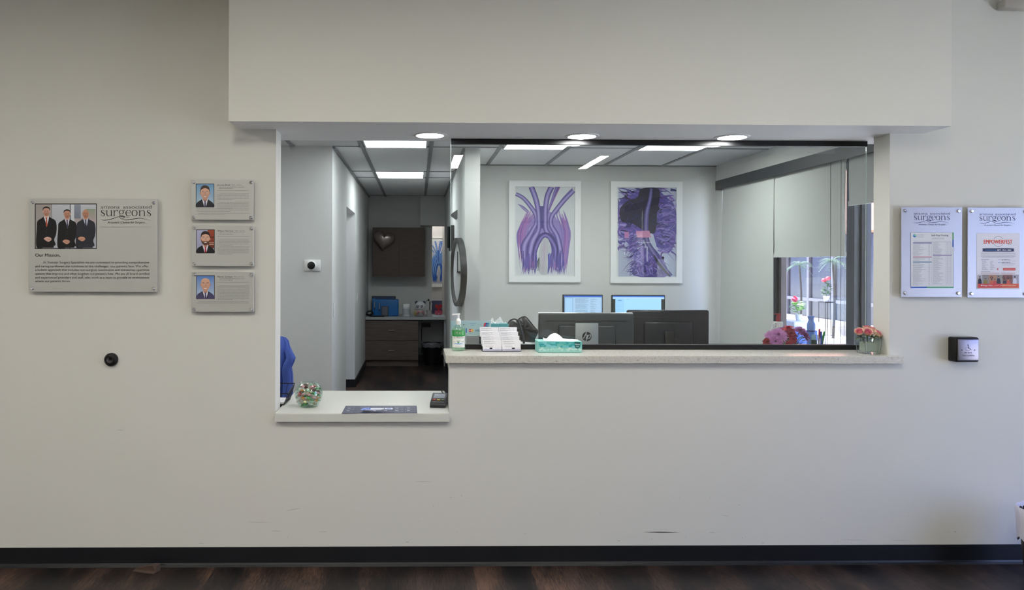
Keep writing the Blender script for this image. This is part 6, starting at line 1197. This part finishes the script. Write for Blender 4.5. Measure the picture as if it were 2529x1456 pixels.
Y_ = KY-.08; t = krow(941, 959, 755, 'picture_stand', 'small black framed stand in front of the blue cooler', 'stand', Y_); b = BM(); prism(b, [(kx(942, Y_), Y_, ZK+.0006), (kx(959, Y_), Y_, ZK+.0006), (kx(959, Y_), Y_+.03, kz(756, Y_)), (kx(942, Y_), Y_+.03, kz(756, Y_))], (0, .01, 0)); obj('stand_frame', b, black_m, t); b = BM(); prism(b, [(kx(944, Y_), Y_-.0002, ZK+.02), (kx(957, Y_), Y_-.0002, ZK+.02), (kx(957, Y_), Y_+.026, kz(758, Y_)), (kx(944, Y_), Y_+.026, kz(758, Y_))], (0, .002, 0)); obj('display', b, mat('dim_screen', '3a3e50', .3), t)
t = krow(902, 925, 758, 'cable_coil', 'black coiled cable on the far worktop beside the blue cooler', 'cable', Y_); r = random.Random(3); b = BM()
pts = [(kx(913, Y_)+.05*math.cos(i*.9)*(1+.2*r.random()), Y_+.04*math.sin(i*1.3), ZK+.045+.035*math.sin(i*.9)*(1-i*.005)+.012*r.random()) for i in range(42)]; tube(b, [(p[0], p[1], max(p[2], ZK+.007)) for p in pts], .0055, 6, 3); obj('cable_loops', b, black_m, t, smooth=True)
b = BM(); box(b, kx(914, Y_), kx(950, Y_), Y_-.09, Y_-.01, ZK+.0006, ZK+.018, .003, 1); tag(obj('notebook', b, mat('dark_notebook', '26262a', .6), None, (kx(930, Y_), Y_-.05, ZK)), 'thin dark notebook at the front edge of the far worktop', 'notebook')
c = Vector((kx(1004), KY, ZK)); t = thing('wipes_canister', 'white wipes canister in the middle of the far worktop', 'canister', c); b = BM(); lathe(b, [(.058, .0006), (.06, .004), (.06, kz(757)-ZK), (.058, kz(756.5)-ZK)], c, 32); obj('canister_body', b, mat('canister_gray', 'd8dadb', .45), t, smooth=True); b = BM(); lathe(b, [(.061, kz(756.4)-ZK), (.061, kz(752)-ZK), (.05, kz(749.5)-ZK)], c, 32); obj('lid', b, white_m, t, smooth=True)
b = BM(); lathe(b, [(.0606, .03), (.0606, kz(761)-ZK)], c, 32, caps=False); obj('label', b, mat('canister_label', 'b4babd', .5), t)
# plush toy with pink bow
c = Vector((kx(1038), KY-.02, ZK)); t = thing('plush_toy', 'grey and white plush animal with big eyes and a pink gift wrap', 'plush toy', c); b = BM(); sphere(b, (c.x, c.y, kz(755)), .082, (1.05, .9, .92), 20); hd = obj('head', b, mat('plush_gray', 'd4d6d8', .9), t, smooth=True); b = BM(); sphere(b, (c.x, c.y+.01, ZK+.06), .06, (1.1, .9, 1.0), 16); obj('body', b, mat('plush_gray'), t, smooth=True)
for s in (-1, 1):
    b = BM(); sphere(b, (c.x+s*.06, c.y, kz(746.5)), .026, (1, .6, 1), 12); obj('ear', b, mat('plush_dark', '4a4e58', .9), t, smooth=True)
    b = BM(); sphere(b, (c.x+s*.03-.012, c.y-.066, kz(755)), .021, (1, .5, 1), 12); e = obj('eye', b, mat('plush_dark'), hd, smooth=True); b = BM(); sphere(b, (c.x+s*.03-.012, c.y-.078, kz(754.5)), .009, (1, .5, 1), 8); obj('eye_shine', b, white_m, hd, smooth=True)
b = BM()
for s in (-1, 1):
    for j in range(5): leaf(b, (c.x+s*.008, c.y-.085, kz(768)), (s, -.1, .6-.35*j), .085, .05, n=4, bend=.2)
sphere(b, (c.x, c.y-.09, kz(768)), .014, seg=10); obj('bow', b, mat('pink_wrap', 'dca0a4', .5), t, smooth=True, label='pink wrap and bow')
b = BM(); sphere(b, (kx(1025.5), c.y-.02, ZK+.05), .03, (.8, .8, 1.5), 12); tag(obj('yellow_egg', b, mat('soft_yellow', 'b0a86c', .7), None, (kx(1025.5), c.y-.02, ZK), smooth=True), 'soft yellow egg shaped item left of the plush toy', 'toy')
c = Vector((kx(1060), KY+.02, ZK)); t = thing('orchid_pot', 'small pale pot with thin dark stems on the far worktop', 'potted plant', c); b = BM(); lathe(b, [(.034, .0006), (.046, kz(766)-ZK), (.048, kz(765)-ZK), (.042, kz(766.5)-ZK)], c, 24); obj('pot', b, mat('pot_gray', 'b8b6b4', .6), t, smooth=True)
b = BM(); zt_ = kz(766); tube(b, [(c.x, c.y, zt_-.02), (c.x+.006, c.y, kz(750)), (c.x-.006, c.y, kz(739)), (c.x-.028, c.y, kz(741))], .004, 6, 4); tube(b, [(c.x+.012, c.y, zt_-.02), (c.x+.014, c.y, kz(752)), (c.x+.028, c.y, kz(744))], .004, 6, 4)
for dx, py in ((-.03, 741), (-.008, 739), (.03, 744), (.008, 748)): leaf(b, (c.x+dx, c.y, kz(py)), (dx*10, -.2, -.2), .03, .022, n=3); leaf(b, (c.x+dx, c.y, kz(py)), (-dx*10, -.2, .2), .03, .02, n=3)
obj('stems', b, mat('dark_stem', '1c1c1e', .6), t, smooth=True)
c = Vector((kx(1083), KY-.04, ZK)); t = thing('heart_cup', 'pink patterned cup with a red heart at the right end of the worktop', 'cup', c); b = BM(); lathe(b, [(.038, .0006), (.055, .03), (.06, kz(765)-ZK), (.056, kz(765)-ZK), (.05, .03)], c, 28); cp = obj('cup_body', b, mat('cup_pink', 'b8455f', .5), t, smooth=True)
b = BM(); r = random.Random(4)
for i in range(34): a_ = r.uniform(-PI, 0); zz_ = r.uniform(.035, .085); sphere(b, (c.x+(.053+.055*zz_)*math.cos(a_)*1.02, c.y+(.053+.055*zz_)*math.sin(a_)*1.02, ZK+zz_), .005, (1, 1, 1), 6)
obj('dots', b, mat('cup_pale', 'd99aa6', .5), cp)
b = BM(); hk2 = .0036; zc3 = kz(757); prism(b, [(c.x+x*hk2, c.y, zc3+y*hk2) for x, y in [(16*math.sin(a_)**3, 13*math.cos(a_)-5*math.cos(2*a_)-2*math.cos(3*a_)-math.cos(4*a_)) for a_ in [2*PI*i/32 for i in range(32)]]], (0, .02, 0)); obj('heart', b, mat('heart_red', 'a3202c', .5), t, label='red heart')
b = BM(); box(b, kx(1068, YK+.06), HRX0-.035, YK+.03, YK+.12, ZK+.0006, ZK+.03, .003, 1); tag(obj('paper_tray', b, mat('tray_white', 'c9ccd0', .5), None, (kx(1085), YK+.07, ZK)), 'white low tray at the right end of the far worktop', 'tray')
zn = P(1085, 742, YF+1.2).z; b = BM(); box(b, FXO-.3, HRX0-.003, YF+1.12, YF+1.198, .0005, zn); t = thing('navy_panel', 'dark blue low panel against the far room wall under the blue picture', 'panel', (FX1-.1, YF+1.15, 0)); obj('panel_board', b, mat('navy_fabric', '565a7a', .8), t)
# bin and cable box under the worktop
c = Vector((P(1069, 870, YK+.25).x-.012, YK+.25, 0)); t = thing('trash_can', 'black trash can with a clear liner under the far worktop', 'bin', c); b = BM(); hz = P(1069, 850, YK+.1).z; lathe(b, [(.12, .001), (.17, hz), (.173, hz+.01), (.166, hz), (.115, .02)], c, 36)
for v in b.verts: v.co.x = c.x+(v.co.x-c.x)*1.0
obj('bin_body', b, black_m, t, smooth=True); b = BM(); lathe(b, [(.168, hz-.01), (.176, hz+.022), (.182, hz+.01), (.178, hz-.05)], c, 60, caps=False)
for v in b.verts: a_ = math.atan2(v.co.y-c.y, v.co.x-c.x); v.co.z += .008*math.sin(a_*9)+.005*math.sin(a_*23)
obj('liner', b, see_through('clear_liner', '8d9096', .45, .2), t, smooth=True, label='clear plastic liner')
p = P(1050, 803, YF-.1); b = BM(); box(b, p.x-.06, p.x+.09, YF-.08, YF-.013, p.z-.03, p.z+.03, .004, 1); box(b, p.x-.06, p.x-.05, YF-.04, YF-.03, .12, p.z-.03); t = thing('power_box', 'black power box fixed under the far worktop above the trash can', 'power box', (p.x, YF-.05, p.z)); obj('housing', b, black_m, t)
p = P(1039, 868, YF-.02); b = BM(); box(b, p.x-.04, p.x+.045, YF-.02, YF-.0127, p.z-.05, p.z+.06, .002, 1); t = thing('wall_outlet', 'pale wall outlet under the far worktop beside the trash can', 'outlet', (p.x, YF, p.z)); obj('cover_plate', b, mat('outlet_gray', '8c8f94', .5), t)
